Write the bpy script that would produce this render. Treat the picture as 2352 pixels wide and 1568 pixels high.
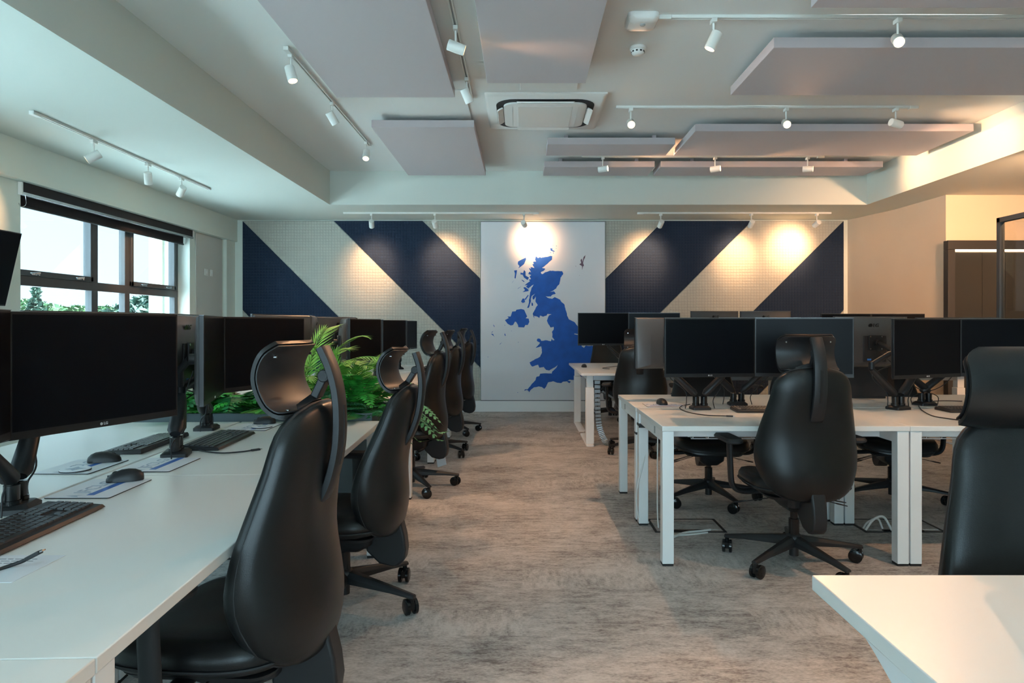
import bpy, bmesh, math, random
from mathutils import Vector, Matrix, geometry
PI = math.pi
for o in list(bpy.data.objects): bpy.data.objects.remove(o)
SC = bpy.context.scene
COL = SC.collection
EYE = 1.267; F = 1550.0; VX, VY = 1200.0, 745.0
# ---------------------------------------------------------------- camera
cam = bpy.data.cameras.new('camera'); co = bpy.data.objects.new('camera', cam); COL.objects.link(co)
co.location = (0, 0, EYE); co.rotation_euler = (PI/2, 0, 0)
cam.sensor_width = 36; cam.lens = 36*F/2352; cam.shift_x = -24/2352; cam.shift_y = -39/2352
cam.clip_start = .05; cam.clip_end = 300
SC.camera = co
# ---------------------------------------------------------------- world: bright hazy sky, brightest overhead and behind the camera, raised there to light the room
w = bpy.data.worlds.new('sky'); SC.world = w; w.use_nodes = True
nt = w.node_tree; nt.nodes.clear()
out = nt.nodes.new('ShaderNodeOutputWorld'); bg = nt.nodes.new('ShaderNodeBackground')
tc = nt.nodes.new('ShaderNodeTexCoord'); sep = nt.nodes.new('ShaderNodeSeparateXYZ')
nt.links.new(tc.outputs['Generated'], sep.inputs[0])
def wmath(op, a, b=None, clamp=False):
    n = nt.nodes.new('ShaderNodeMath'); n.operation = op; n.use_clamp = clamp
    for i, v in enumerate((a, b)):
        if v is None: continue
        if isinstance(v, (int, float)): n.inputs[i].default_value = v
        else: nt.links.new(v, n.inputs[i])
    return n.outputs[0]
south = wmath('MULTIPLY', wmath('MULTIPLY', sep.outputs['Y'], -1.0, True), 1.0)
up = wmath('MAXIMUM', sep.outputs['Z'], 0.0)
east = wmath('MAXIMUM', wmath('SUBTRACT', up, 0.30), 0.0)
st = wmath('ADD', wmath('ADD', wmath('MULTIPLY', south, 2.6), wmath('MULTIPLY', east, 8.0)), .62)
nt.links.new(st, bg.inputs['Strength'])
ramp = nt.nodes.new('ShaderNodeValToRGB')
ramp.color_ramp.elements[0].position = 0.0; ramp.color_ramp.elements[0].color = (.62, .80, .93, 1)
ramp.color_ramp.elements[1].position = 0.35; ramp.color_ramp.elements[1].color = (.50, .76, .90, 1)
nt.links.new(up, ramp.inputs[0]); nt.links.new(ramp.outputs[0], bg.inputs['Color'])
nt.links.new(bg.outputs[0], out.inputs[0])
SC.view_settings.view_transform = 'Standard'; SC.view_settings.look = 'None'
SC.view_settings.gamma = 1; SC.view_settings.use_curve_mapping = False
SC.view_settings.exposure = 1.70
SPOT_W = 32.0; WARM = (1.0, .53, .27)
sun = bpy.data.lights.new('sun', 'SUN'); sun.energy = 24.0; sun.color = (.93, .98, 1.0); sun.angle = math.radians(2)
so = bpy.data.objects.new('sun', sun); COL.objects.link(so); so.rotation_euler = Vector((.50, .42, .80)).to_track_quat('Z', 'Y').to_euler()   # high, from beyond the far right corner; it never enters the windows
def portal(name, loc, rot, sx, sy):
    l = bpy.data.lights.new(name, 'AREA'); l.shape = 'RECTANGLE'; l.size = sx; l.size_y = sy
    l.cycles.is_portal = True
    o = bpy.data.objects.new(name, l); COL.objects.link(o); o.location = loc; o.rotation_euler = rot
portal('window_portal', (-4.5, 7.2, 1.65), (0, -PI/2, 0), 1.5, 3.0)
portal('window_portal', (-4.5, 3.1, 1.65), (0, -PI/2, 0), 1.5, 3.0)
portal('window_portal', (-4.5, -1.2, 1.65), (0, -PI/2, 0), 1.5, 3.0)
portal('window_portal', (-.7, -4.2, 1.45), (PI/2, 0, 0), 6.0, 2.4)
# ---------------------------------------------------------------- materials
def rgb(h):
    h = h.lstrip('#'); v = [int(h[i:i+2], 16)/255 for i in (0, 2, 4)]
    return tuple(c/12.92 if c <= .04045 else ((c+.055)/1.055)**2.4 for c in v)
MATS = {}
def mat(name, color, rough=.5, metal=0, bump=None, var=0, vscale=3, emit=None, spec=None, coat=0, sheen=0):
    m = bpy.data.materials.new(name); m.use_nodes = True; n = m.node_tree; b = n.nodes['Principled BSDF']
    if isinstance(color, str): color = rgb(color)
    b.inputs['Base Color'].default_value = (*color, 1); b.inputs['Roughness'].default_value = rough
    b.inputs['Metallic'].default_value = metal
    if spec is not None: b.inputs['Specular IOR Level'].default_value = spec
    if coat: b.inputs['Coat Weight'].default_value = coat; b.inputs['Coat Roughness'].default_value = .25
    if sheen: b.inputs['Sheen Weight'].default_value = sheen
    t = n.nodes.new('ShaderNodeTexCoord')
    if var:
        no = n.nodes.new('ShaderNodeTexNoise'); no.inputs['Scale'].default_value = vscale; no.inputs['Detail'].default_value = 5
        n.links.new(t.outputs['Object'], no.inputs['Vector'])
        r = n.nodes.new('ShaderNodeValToRGB')
        r.color_ramp.elements[0].position = .3; r.color_ramp.elements[1].position = .7
        r.color_ramp.elements[0].color = (*[c*(1-var) for c in color], 1)
        r.color_ramp.elements[1].color = (*[min(1, c*(1+var)) for c in color], 1)
        n.links.new(no.outputs['Fac'], r.inputs[0]); n.links.new(r.outputs[0], b.inputs['Base Color'])
    if bump:
        no = n.nodes.new('ShaderNodeTexNoise'); no.inputs['Scale'].default_value = bump[0]; no.inputs['Detail'].default_value = 4
        n.links.new(t.outputs['Object'], no.inputs['Vector'])
        bp = n.nodes.new('ShaderNodeBump'); bp.inputs['Strength'].default_value = bump[1]; bp.inputs['Distance'].default_value = bump[2]
        n.links.new(no.outputs['Fac'], bp.inputs['Height']); n.links.new(bp.outputs[0], b.inputs['Normal'])
    if emit:
        b.inputs['Emission Color'].default_value = (*emit[0], 1); b.inputs['Emission Strength'].default_value = emit[1]
    MATS[name] = m
    return m
mat('paint', (.75, .81, .74), .75, bump=(60, .05, .002))
mat('ceiling_paint', (.82, .84, .82), .8, bump=(50, .05, .002))
mat('bulkhead_paint', (.63, .68, .63), .8, bump=(50, .05, .002))
mat('cream_paint', (.70, .56, .42), .7, var=.03, vscale=1)
mat('raft_felt', (.47, .42, .43), .95, bump=(400, .3, .002), sheen=.2)
mat('wall_felt', (.60, .60, .56), .95, bump=(300, .3, .002))
mat('leather', (.0085, .009, .0095), .33, bump=(420, .22, .0012), spec=.42, var=.25, vscale=6)
mat('black_plastic', (.014, .015, .017), .45, bump=(600, .1, .0005))
mat('gloss_black', (.008, .009, .01), .18)
mat('soft_black', (.02, .021, .023), .6)
mat('key_black', (.035, .037, .04), .35)
mat('rubber', (.02, .02, .02), .75)
mat('desk_white', (.80, .80, .77), .32, bump=(250, .06, .0006))
mat('desk_edge', (.86, .87, .85), .35)
mat('leg_white', (.84, .86, .86), .38, bump=(300, .05, .0005))
mat('screen', (.004, .005, .007), .30, spec=.10)
mat('bezel', (.01, .01, .011), .35)
mat('shell', (.085, .08, .08), .3, spec=.5)
mat('shell_dark', (.03, .03, .032), .4)
mat('silver', (.55, .56, .58), .25, metal=1)
mat('alu', (.35, .36, .37), .35, metal=.8)
mat('steel_dark', (.055, .06, .06), .28, metal=.7)
mat('frame_grey', (.075, .08, .085), .38, metal=.3)
mat('blind', (.022, .020, .022), .8)
mat('white_plastic', (.80, .80, .77), .4)
mat('grey_plastic', (.35, .36, .36), .5)
mat('lamp_white', (.76, .77, .73), .4)
mat('lens_on', (1, .8, .5), .4, emit=((1, .62, .26), 7))
mat('strip_light', (1, .8, .6), .4, emit=((1, .72, .5), 2.2))
mat('logo_light', (.55, .55, .55), .4)
mat('logo_dark', (.008, .008, .008), .4)
mat('paper', (.74, .76, .80), .5)
mat('print_blue', (.03, .13, .46), .5)
mat('print_grey', (.34, .40, .50), .5)
mat('print_dark', (.08, .09, .12), .5)
mat('canvas', (.74, .76, .80), .75, bump=(700, .1, .0005))
mat('map_blue', (.002, .10, .48), .6, var=.12, vscale=9)
mat('map_red', (.16, .09, .13), .6)
mat('planter', (.12, .155, .17), .6)
mat('soil', (.02, .015, .01), .95, bump=(60, 1, .02))
mat('fern_green', (.05, .38, .05), .45, var=.5, vscale=14)
mat('fern_deep', (.02, .20, .055), .45, var=.5, vscale=14)
mat('fern_blue', (.08, .30, .14), .5, var=.4, vscale=14)
mat('palm_green', (.22, .50, .08), .45, var=.35, vscale=10)
mat('fern_stem', (.05, .09, .02), .6)
mat('tree_green', (.022, .07, .018), .8, var=.5, vscale=3)
mat('tree_dark', (.008, .035, .02), .8, var=.5, vscale=3)
mat('bark', (.05, .035, .025), .9)
mat('cream_render', (.80, .74, .58), .8)
mat('cable_white', (.75, .76, .74), .4)
mat('blue_label', (.05, .25, .7), .5)
mat('pale_paving', (.42, .47, .48), .9, var=.3, vscale=.2)  # paved ground out of view, made pale to bounce daylight onto the ceiling
def glass(name, tint, rough=0.0):
    m = bpy.data.materials.new(name); m.use_nodes = True; n = m.node_tree; n.nodes.clear()
    o = n.nodes.new('ShaderNodeOutputMaterial'); mx = n.nodes.new('ShaderNodeMixShader')
    tr = n.nodes.new('ShaderNodeBsdfTransparent'); gl = n.nodes.new('ShaderNodeBsdfGlossy')
    tr.inputs[0].default_value = (*tint, 1); gl.inputs['Roughness'].default_value = rough
    lw = n.nodes.new('ShaderNodeLayerWeight'); lw.inputs[0].default_value = .5
    pw = n.nodes.new('ShaderNodeMath'); pw.operation = 'POWER'; pw.inputs[1].default_value = 5; n.links.new(lw.outputs['Facing'], pw.inputs[0])
    fr = n.nodes.new('ShaderNodeMath'); fr.operation = 'MULTIPLY_ADD'; fr.inputs[1].default_value = .9; fr.inputs[2].default_value = .04; n.links.new(pw.outputs[0], fr.inputs[0])
    n.links.new(fr.outputs[0], mx.inputs[0]); n.links.new(tr.outputs[0], mx.inputs[1]); n.links.new(gl.outputs[0], mx.inputs[2])
    n.links.new(mx.outputs[0], o.inputs[0]); MATS[name] = m
glass('window_glass', (.93, .97, .97)); glass('screen_glass', (.86, .88, .86))
def nodes_mat(name):
    m = bpy.data.materials.new(name); m.use_nodes = True; MATS[name] = m
    return m.node_tree, m.node_tree.nodes['Principled BSDF']
def mth(n, op, a, b=None, c=None):
    x = n.nodes.new('ShaderNodeMath'); x.operation = op
    for i, v in enumerate((a, b, c)):
        if v is None: continue
        if isinstance(v, (int, float)): x.inputs[i].default_value = v
        else: n.links.new(v, x.inputs[i])
    return x.outputs[0]
def quilt(name, color):
    n, b = nodes_mat(name)
    b.inputs['Roughness'].default_value = .9; b.inputs['Sheen Weight'].default_value = .15
    t = n.nodes.new('ShaderNodeTexCoord'); s = n.nodes.new('ShaderNodeSeparateXYZ'); n.links.new(t.outputs['Object'], s.inputs[0])
    k = PI/.042
    sx = mth(n, 'ABSOLUTE', mth(n, 'SINE', mth(n, 'MULTIPLY', s.outputs['X'], k)))
    sz = mth(n, 'ABSOLUTE', mth(n, 'SINE', mth(n, 'MULTIPLY', s.outputs['Z'], k)))
    h = mth(n, 'POWER', mth(n, 'MULTIPLY', sx, sz), .45)
    no = n.nodes.new('ShaderNodeTexNoise'); no.inputs['Scale'].default_value = 60; n.links.new(t.outputs['Object'], no.inputs['Vector'])
    h2 = mth(n, 'MULTIPLY_ADD', no.outputs['Fac'], .25, h)
    bp = n.nodes.new('ShaderNodeBump'); bp.inputs['Strength'].default_value = 1.0; bp.inputs['Distance'].default_value = .006
    n.links.new(h2, bp.inputs['Height']); n.links.new(bp.outputs[0], b.inputs['Normal'])
    r = n.nodes.new('ShaderNodeValToRGB'); r.color_ramp.elements[0].position = .0; r.color_ramp.elements[1].position = .5
    r.color_ramp.elements[0].color = (*[c*.86 for c in color], 1); r.color_ramp.elements[1].color = (*color, 1)
    n.links.new(h, r.inputs[0]); n.links.new(r.outputs[0], b.inputs['Base Color'])
quilt('felt_beige', (.47, .475, .42)); quilt('felt_navy', (.005, .020, .052))
def carpet():
    n, b = nodes_mat('carpet'); b.inputs['Roughness'].default_value = .95; b.inputs['Specular IOR Level'].default_value = .2
    t = n.nodes.new('ShaderNodeTexCoord')
    def noise(sc, stretch, det=6, rough=.6):
        mp = n.nodes.new('ShaderNodeMapping'); mp.inputs['Scale'].default_value = (*stretch, 1)
        n.links.new(t.outputs['Object'], mp.inputs[0]); no = n.nodes.new('ShaderNodeTexNoise')
        no.inputs['Scale'].default_value = sc; no.inputs['Detail'].default_value = det; no.inputs['Roughness'].default_value = rough
        n.links.new(mp.outputs[0], no.inputs['Vector']); return no.outputs['Fac']
    sx = noise(7, (1.5, 4.2), 8, .78); sy = noise(7, (4.2, 1.5), 8, .78); big = noise(2.2, (1, 1.5), 3); fine = noise(120, (.5, 1), 2)
    br = n.nodes.new('ShaderNodeTexBrick'); br.inputs['Scale'].default_value = 1; br.inputs['Brick Width'].default_value = 1.0
    br.inputs['Row Height'].default_value = .25; br.inputs['Mortar Size'].default_value = 0; br.inputs['Color1'].default_value = (0, 0, 0, 1); br.inputs['Color2'].default_value = (1, 1, 1, 1)
    br.inputs['Bias'].default_value = -.1
    n.links.new(t.outputs['Object'], br.inputs['Vector'])
    msk = mth(n, 'GREATER_THAN', br.outputs['Color'], .62)
    mix = n.nodes.new('ShaderNodeMix'); n.links.new(msk, mix.inputs[0]); n.links.new(sx, mix.inputs[2]); n.links.new(sy, mix.inputs[3])
    v = mth(n, 'MULTIPLY_ADD', big, .42, mth(n, 'MULTIPLY', mix.outputs[0], .75))
    v = mth(n, 'MULTIPLY_ADD', fine, .34, v)
    v = mth(n, 'MULTIPLY_ADD', br.outputs['Color'], .05, v)
    r = n.nodes.new('ShaderNodeValToRGB'); e = r.color_ramp.elements
    e[0].position = .61; e[0].color = (.19, .175, .168, 1); e[1].position = .89; e[1].color = (.58, .555, .53, 1)
    x = e.new(.755); x.color = (.42, .40, .38, 1)
    n.links.new(v, r.inputs[0]); n.links.new(r.outputs[0], b.inputs['Base Color'])
    bp = n.nodes.new('ShaderNodeBump'); bp.inputs['Strength'].default_value = .5; bp.inputs['Distance'].default_value = .004
    n.links.new(fine, bp.inputs['Height']); n.links.new(bp.outputs[0], b.inputs['Normal'])
carpet()
# ---------------------------------------------------------------- mesh builder
class MB:
    def __init__(s): s.v = []; s.f = []; s.T = Matrix.Identity(4)
    def add(s, vs, fs):
        o = len(s.v); s.v += [tuple(s.T @ Vector(p)) for p in vs]; s.f += [tuple(i+o for i in f) for f in fs]; return s
    def box(s, x0, x1, y0, y1, z0, z1, M=None):
        vs = [(x, y, z) for x in (x0, x1) for y in (y0, y1) for z in (z0, z1)]
        if M: vs = [M @ Vector(p) for p in vs]
        return s.add(vs, [(0, 1, 3, 2), (4, 6, 7, 5), (0, 4, 5, 1), (2, 3, 7, 6), (0, 2, 6, 4), (1, 5, 7, 3)])
    def beam(s, a, b, w, h, w2=None, h2=None, up=(0, 0, 1)):
        a = Vector(a); b = Vector(b); d = (b-a).normalized(); u = Vector(up)
        if abs(d.dot(u)) > .98: u = Vector((0, 1, 0))
        r = d.cross(u).normalized(); u = r.cross(d); w2 = w if w2 is None else w2; h2 = h if h2 is None else h2
        vs = []
        for p, ww, hh in ((a, w, h), (b, w2, h2)):
            for i, j in ((-1, -1), (1, -1), (1, 1), (-1, 1)): vs.append(p + r*ww*i/2 + u*hh*j/2)
        return s.add(vs, [(3, 2, 1, 0), (4, 5, 6, 7), (0, 1, 5, 4), (1, 2, 6, 5), (2, 3, 7, 6), (3, 0, 4, 7)])
    def loft(s, rings, cap0=True, cap1=True, closed=True):
        n = len(rings[0]); vs = [p for r in rings for p in r]; fs = []
        for i in range(len(rings)-1):
            for j in range(n if closed else n-1):
                k = (j+1) % n; fs.append((i*n+j, i*n+k, (i+1)*n+k, (i+1)*n+j))
        if cap0: fs.append(tuple(range(n-1, -1, -1)))
        if cap1: fs.append(tuple((len(rings)-1)*n+j for j in range(n)))
        return s.add(vs, fs)
    def tube(s, pts, rad, n=8, flat=1.0, up=None):
        pts = [Vector(p) for p in pts]; rings = []
        if isinstance(rad, (int, float)): rad = [rad]*len(pts)
        u = None
        for i, p in enumerate(pts):
            d = (pts[min(i+1, len(pts)-1)] - pts[max(i-1, 0)]).normalized()
            if u is None or up is not None:
                u = Vector(up) if up is not None else (Vector((0, 0, 1)) if abs(d.z) < .9 else Vector((1, 0, 0)))
            r = d.cross(u).normalized(); u2 = r.cross(d).normalized()
            if up is None: u = u2
            rings.append([p + r*math.cos(2*PI*k/n)*rad[i] + u2*math.sin(2*PI*k/n)*rad[i]*flat for k in range(n)])
        return s.loft(rings)
    def cyl(s, a, b, r0, r1=None, n=20): return s.tube([a, b], [r0, r0 if r1 is None else r1], n)
    def lathe(s, prof, c=(0, 0, 0), n=24, axis='z'):
        rings = []
        for r, h in prof:
            ring = []
            for k in range(n):
                a = 2*PI*k/n; x, y = r*math.cos(a), r*math.sin(a)
                p = (x, y, h) if axis == 'z' else ((h, x, y) if axis == 'x' else (y, h, x))
                ring.append((p[0]+c[0], p[1]+c[1], p[2]+c[2]))
            rings.append(ring)
        return s.loft(rings)
    def prism(s, poly, lo, hi, axis='z'):
        def P(a, b, h): return (a, b, h) if axis == 'z' else ((a, h, b) if axis == 'y' else (h, a, b))
        tri = geometry.tessellate_polygon([[Vector((a, b, 0)) for a, b in poly]]); n = len(poly)
        vs = [P(a, b, lo) for a, b in poly] + [P(a, b, hi) for a, b in poly]
        fs = [tuple(reversed(t)) for t in tri] + [tuple(i+n for i in t) for t in tri]
        fs += [(i, (i+1) % n, (i+1) % n+n, i+n) for i in range(n)]
        return s.add(vs, fs)
    def build(s, name, m, parent=None, bevel=0, sub=0, smooth=40, seg=2):
        me = bpy.data.meshes.new(name); me.from_pydata(s.v, [], s.f)
        bm = bmesh.new(); bm.from_mesh(me); bmesh.ops.recalc_face_normals(bm, faces=bm.faces); bm.to_mesh(me); bm.free()
        me.materials.append(MATS[m]); me.shade_smooth(); me.set_sharp_from_angle(angle=math.radians(smooth))
        o = bpy.data.objects.new(name, me); COL.objects.link(o)
        if parent: o.parent = parent
        if bevel:
            b = o.modifiers.new('bevel', 'BEVEL'); b.width = bevel; b.segments = seg; b.limit_method = 'ANGLE'; b.angle_limit = math.radians(35)
        if sub:
            b = o.modifiers.new('subdivision', 'SUBSURF'); b.levels = sub; b.render_levels = sub
        return o
def tag(o, label, cat, group=None, kind=None):
    if label: o['label'] = label
    if cat: o['category'] = cat
    if group: o['group'] = group
    if kind: o['kind'] = kind
    return o
def thing(name, label, cat, loc=(0, 0, 0), rz=0, group=None):
    o = bpy.data.objects.new(name, None); COL.objects.link(o); o.empty_display_size = .05
    o.location = loc; o.rotation_euler = (0, 0, rz); return tag(o, label, cat, group)
def struct(o): o['kind'] = 'structure'; return o
KIDS = {}
def copy_tree(o, parent=None):
    c = o.copy(); COL.objects.link(c)
    if parent: c.parent = parent
    for ch in list(o.children): copy_tree(ch, c)
    return c
def spawn(proto, used, loc, rz, label, cat=None, group=None):
    """first call places the prototype itself, later calls copy it"""
    o = proto if not used else copy_tree(proto)
    used.append(1); o.location = loc; o.rotation_euler = (0, 0, rz)
    return tag(o, label, cat or proto.get('category'), group)
def interp(tab, x):
    if x <= tab[0][0]: return tab[0][1]
    for (a, b), (c, d) in zip(tab, tab[1:]):
        if x <= c: return b + (d-b)*(x-a)/(c-a)
    return tab[-1][1]
def smooth_interp(tab, x):
    if x <= tab[0][0]: return tab[0][1]
    n = len(tab)
    for i in range(n-1):
        if x <= tab[i+1][0]:
            x0, p0 = tab[i]; x1, p1 = tab[i+1]
            m0 = (p1-tab[i-1][1])/(x1-tab[i-1][0]) if i > 0 else (p1-p0)/(x1-x0)
            m1 = (tab[i+2][1]-p0)/(tab[i+2][0]-x0) if i+2 < n else (p1-p0)/(x1-x0)
            h = x1-x0; t = (x-x0)/h
            return (2*t**3-3*t*t+1)*p0 + (t**3-2*t*t+t)*h*m0 + (-2*t**3+3*t*t)*p1 + (t**3-t*t)*h*m1
    return tab[-1][1]
def bez(pts, n=16):
    """Catmull-Rom through the points"""
    P = [Vector(p) for p in pts]; P = [P[0]*2-P[1]] + P + [P[-1]*2-P[-2]]; r = []
    for i in range(1, len(P)-2):
        for k in range(n):
            t = k/n; a, b, c, d = P[i-1], P[i], P[i+1], P[i+2]
            r.append(.5*((2*b)+(c-a)*t+(2*a-5*b+4*c-d)*t*t+(3*b-a-3*c+d)*t**3))
    r.append(P[-2]); return r
def at(px, py, h=None, d=None, z=None):
    """where the sight line of a photograph pixel meets depth d, or height z"""
    if d is None: d = (z-EYE)*F/(VY-py)
    return Vector(((px-VX)*d/F, d, EYE-(py-VY)*d/F))
def text_mb(body, size, mb, M, bold=0.0, extrude=.0004):
    cu = bpy.data.curves.new('t', 'FONT'); cu.body = body; cu.size = size; cu.extrude = extrude; cu.resolution_u = 3
    cu.offset = bold; cu.align_x = 'CENTER'; cu.align_y = 'CENTER'
    o = bpy.data.objects.new('t', cu); COL.objects.link(o)
    me = bpy.data.meshes.new_from_object(o.evaluated_get(bpy.context.evaluated_depsgraph_get()))
    mb.add([M @ v.co for v in me.vertices], [tuple(p.vertices) for p in me.polygons])
    bpy.data.objects.remove(o); bpy.data.curves.remove(cu); bpy.data.meshes.remove(me)
# ---------------------------------------------------------------- room shell
ZL, ZT, YB = 2.79, 3.22, 9.84      # low ceiling, tray ceiling, back wall
TX0, TX1, TY1, TY0 = -2.45, 4.38, 8.58, -3.2
def sbox(name, b, m, bevel=0): return struct(MB().box(*b).build(name, m, bevel=bevel))
sbox('floor', (-4.6, 6.6, -4.3, 10.0, -.12, 0), 'carpet')
sbox('ceiling', (-4.8, 6.7, -4.4, 10.1, ZT, ZT+.12), 'ceiling_paint')
sbox('trim_1', (-4.8, TX0, -4.3, 10.0, ZL, ZT-.001), 'bulkhead_paint')            # lowered margin, left
sbox('trim_2', (TX1, 6.6, -4.3, 10.0, ZL, ZT-.001), 'bulkhead_paint')             # right
sbox('trim_3', (TX0, TX1, TY1, 10.0, ZL, ZT-.001), 'bulkhead_paint')              # far
sbox('trim_4', (TX0, TX1, -4.3, TY0, ZL, ZT-.001), 'bulkhead_paint')              # behind camera
sbox('wall_back', (-4.8, 6.7, YB, YB+.16, 0, ZL), 'paint')
sbox('baseboard_back', (-4.2, 4.74, YB-.03, YB, 0, .158), 'leg_white')
# left wall: window openings
WX = -4.24
wins = [(-2.7, .3), (1.6, 4.6), (5.70, 8.60)]
SILL, HEAD = .95, 2.47
m = MB(); ys = [-4.3]
for a, b in wins:
    m.box(WX-.33, WX, ys[-1], a, 0, HEAD); m.box(WX-.33, WX, a, b, 0, SILL); ys.append(b)
m.box(WX-.33, WX, ys[-1], YB, 0, HEAD); m.box(WX-.33, WX+.085, -4.3, YB-.001, HEAD, ZL)
struct(m.build('wall_left', 'paint'))
sbox('trim_5', (WX+.001, WX+.05, 9.56, YB, 0, HEAD-.001), 'paint')
for i, (a, b) in enumerate(wins):
    t = struct(thing('window_%d' % (i+1), None, None, (0, 0, 0)))
    x0, x1 = WX-.22, WX-.15; L = b-a
    f = MB(); y1 = a+1.15*L/2.9+.08; y2 = a+1.72*L/2.9+.08
    for (p, q) in ((a, a+.07), (y1-.05, y1+.05), (y2-.045, y2+.045), (b-.08, b)): f.box(x0, x1, p, q, SILL, HEAD)
    f.box(x0, x1, a, b, SILL, SILL+.06); f.box(x0, x1, a, b, HEAD-.06, HEAD); f.box(x0-.001, x1+.002, a, b, 1.61, 1.70)
    f.build('window_frame', 'frame_grey', t, bevel=.004)
    for (p, q, zz0) in ((a+.07, y1-.05, 1.70), (y2+.045, b-.08, 1.70)):
        s = MB(); s.box(x0+.01, x1+.02, p, p+.045, zz0, HEAD-.06); s.box(x0+.01, x1+.02, q-.045, q, zz0, HEAD-.06)
        s.box(x0+.01, x1+.02, p, q, zz0, zz0+.05); s.box(x0+.01, x1+.02, p, q, HEAD-.11, HEAD-.06)
        sash = s.build('sash', 'frame_grey', t, bevel=.004)
        for fr in (.25, .80):
            yy = p+(q-p)*fr; h = MB(); h.box(x1+.02, x1+.035, yy-.05, yy+.05, zz0+.008, zz0+.028)
            h.beam((x1+.045, yy+.03, zz0+.03), (x1+.05, yy-.09, zz0+.016), .018, .014); h.cyl((x1+.02, yy+.02, zz0+.018), (x1+.05, yy+.02, zz0+.018), .012)
            h.build('handle', 'silver', sash, bevel=.002)
    for (p, q) in ((a+.07, y1-.05), (y1+.05, y2-.045), (y2+.045, b-.08)):
        for z0, z1 in ((SILL+.06, 1.61), (1.70, HEAD-.06)):
            MB().box(x0+.03, x0+.036, p, q, z0, z1).build('pane', 'window_glass', t)
    MB().box(WX-.149, WX+.03, a-.01, b+.01, SILL, SILL+.022).build('window_sill', 'desk_edge', t, bevel=.004)
    # roller blind, rolled up
    bl = thing('roller_blind', ['dark roller blind over the window beside the camera, out of sight', 'dark roller blind over the window nearer the camera', 'dark roller blind with silver rail rolled up above the window'][i], 'blind', (0, 0, 0))
    c = MB(); c.box(WX+.02, WX+.03, a-.02, b+.02, 2.385, 2.468); c.build('fascia', 'blind', bl, bevel=.002)
    c = MB(); c.box(WX+.005, WX+.040, a-.02, b+.02, 2.360, 2.384); c.build('rail', 'silver', bl, bevel=.002)
    c = MB(); c.cyl((WX-.035, a+.03, 2.40), (WX-.035, b-.03, 2.40), .034, n=24); c.box(WX-.071, WX-.067, a+.03, b-.03, 2.29, 2.40); c.build('fabric_roll', 'blind', bl)
    c = MB(); c.tube([(WX-.069, a+.03, 2.285), (WX-.069, b-.03, 2.285)], .011, 10); c.build('bottom_bar', 'soft_black', bl)
    for yy in (a-.035, b+.02): MB().box(WX+.002, WX+.036, yy, yy+.02, 2.36, 2.468).build('bracket', 'white_plastic', bl, bevel=.003)
    c = MB(); c.tube(bez([(WX+.03, a+.01, 2.37), (WX+.032, a+.02, 2.32), (WX+.02, a+.03, 2.28), (WX+.0, a+.0, 2.26), (WX-.0, a-.02, 2.29)], 6), .0025, 6); c.build('chain', 'silver', bl)
sbox('trim_6', (WX-.50, WX-.331, 8.56, 9.9, -.5, 3.2), 'cream_render')           # outer masonry pier
# grey fabric panel on the pier beyond the window, with two switch plates
tag(MB().box(WX+.001, WX+.014, 8.74, 9.50, .16, 2.462).build('wall_panel', 'wall_felt', bevel=.004), 'grey fabric wall panel between the window and the back corner', 'panel')
for k, (yy, ww, lb) in enumerate(((9.01, .085, 'double switch plate on the grey panel, nearer the window'), (9.165, .06, 'small switch plate on the grey panel, nearer the corner'))):
    t = thing('switch_plate', lb, 'switch', (WX+.0145, yy, 1.965), 0, None)
    MB().box(0, .009, -ww/2, ww/2, -.043, .043).build('plate', 'white_plastic', t, bevel=.003)
    MB().box(.009, .012, -.012, .012, -.018, .018).build('rocker', 'desk_edge', t, bevel=.001)
# wall-mounted screen nearer the camera
t = thing('wall_screen', 'tilted dark screen on the left wall, cut by the photo edge', 'screen', (-4.02, 4.72, 1.415), 0)
M4 = Matrix.Translation((0, 0, 0)) @ Matrix.Rotation(math.radians(13), 4, 'Y')
m = MB(); m.T = M4; m.box(.0, .03, -.49, .49, 0, .575); m.build('housing', 'bezel', t, bevel=.004)
m = MB(); m.T = M4; m.box(.0301, .0315, -.482, .482, .012, .567); m.build('display', 'screen', t)
m = MB(); m.beam((-.0, 0, .35), (-.18, 0, .38), .05, .05); m.beam((-.0, 0, .2), (-.18, 0, .38), .03, .03); m.box(-.219, -.18, -.12, .12, .25, .5); m.build('wall_bracket', 'black_plastic', t)
# wall behind the camera with a wide glazed front
m = MB(); m.box(-4.6, 6.6, -4.46, -4.3, 0, .25); m.box(-4.6, 6.6, -4.46, -4.3, 2.65, ZL); m.box(-4.6, -3.7, -4.46, -4.3, .25, 2.65); m.box(2.3, 6.6, -4.46, -4.3, .25, 2.65)
struct(m.build('wall_front', 'paint'))
t = struct(thing('window_4', None, None))
f = MB(); f.box(-3.7, 2.3, -4.42, -4.36, .25, .33); f.box(-3.7, 2.3, -4.42, -4.36, 2.57, 2.65)
for k in range(6): x = -3.7+k*1.188; f.box(x, x+.06, -4.42, -4.36, .25, 2.65)
f.build('window_frame', 'frame_grey', t)
MB().box(-3.7, 2.3, -4.395, -4.389, .33, 2.57).build('pane', 'window_glass', t)
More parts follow.
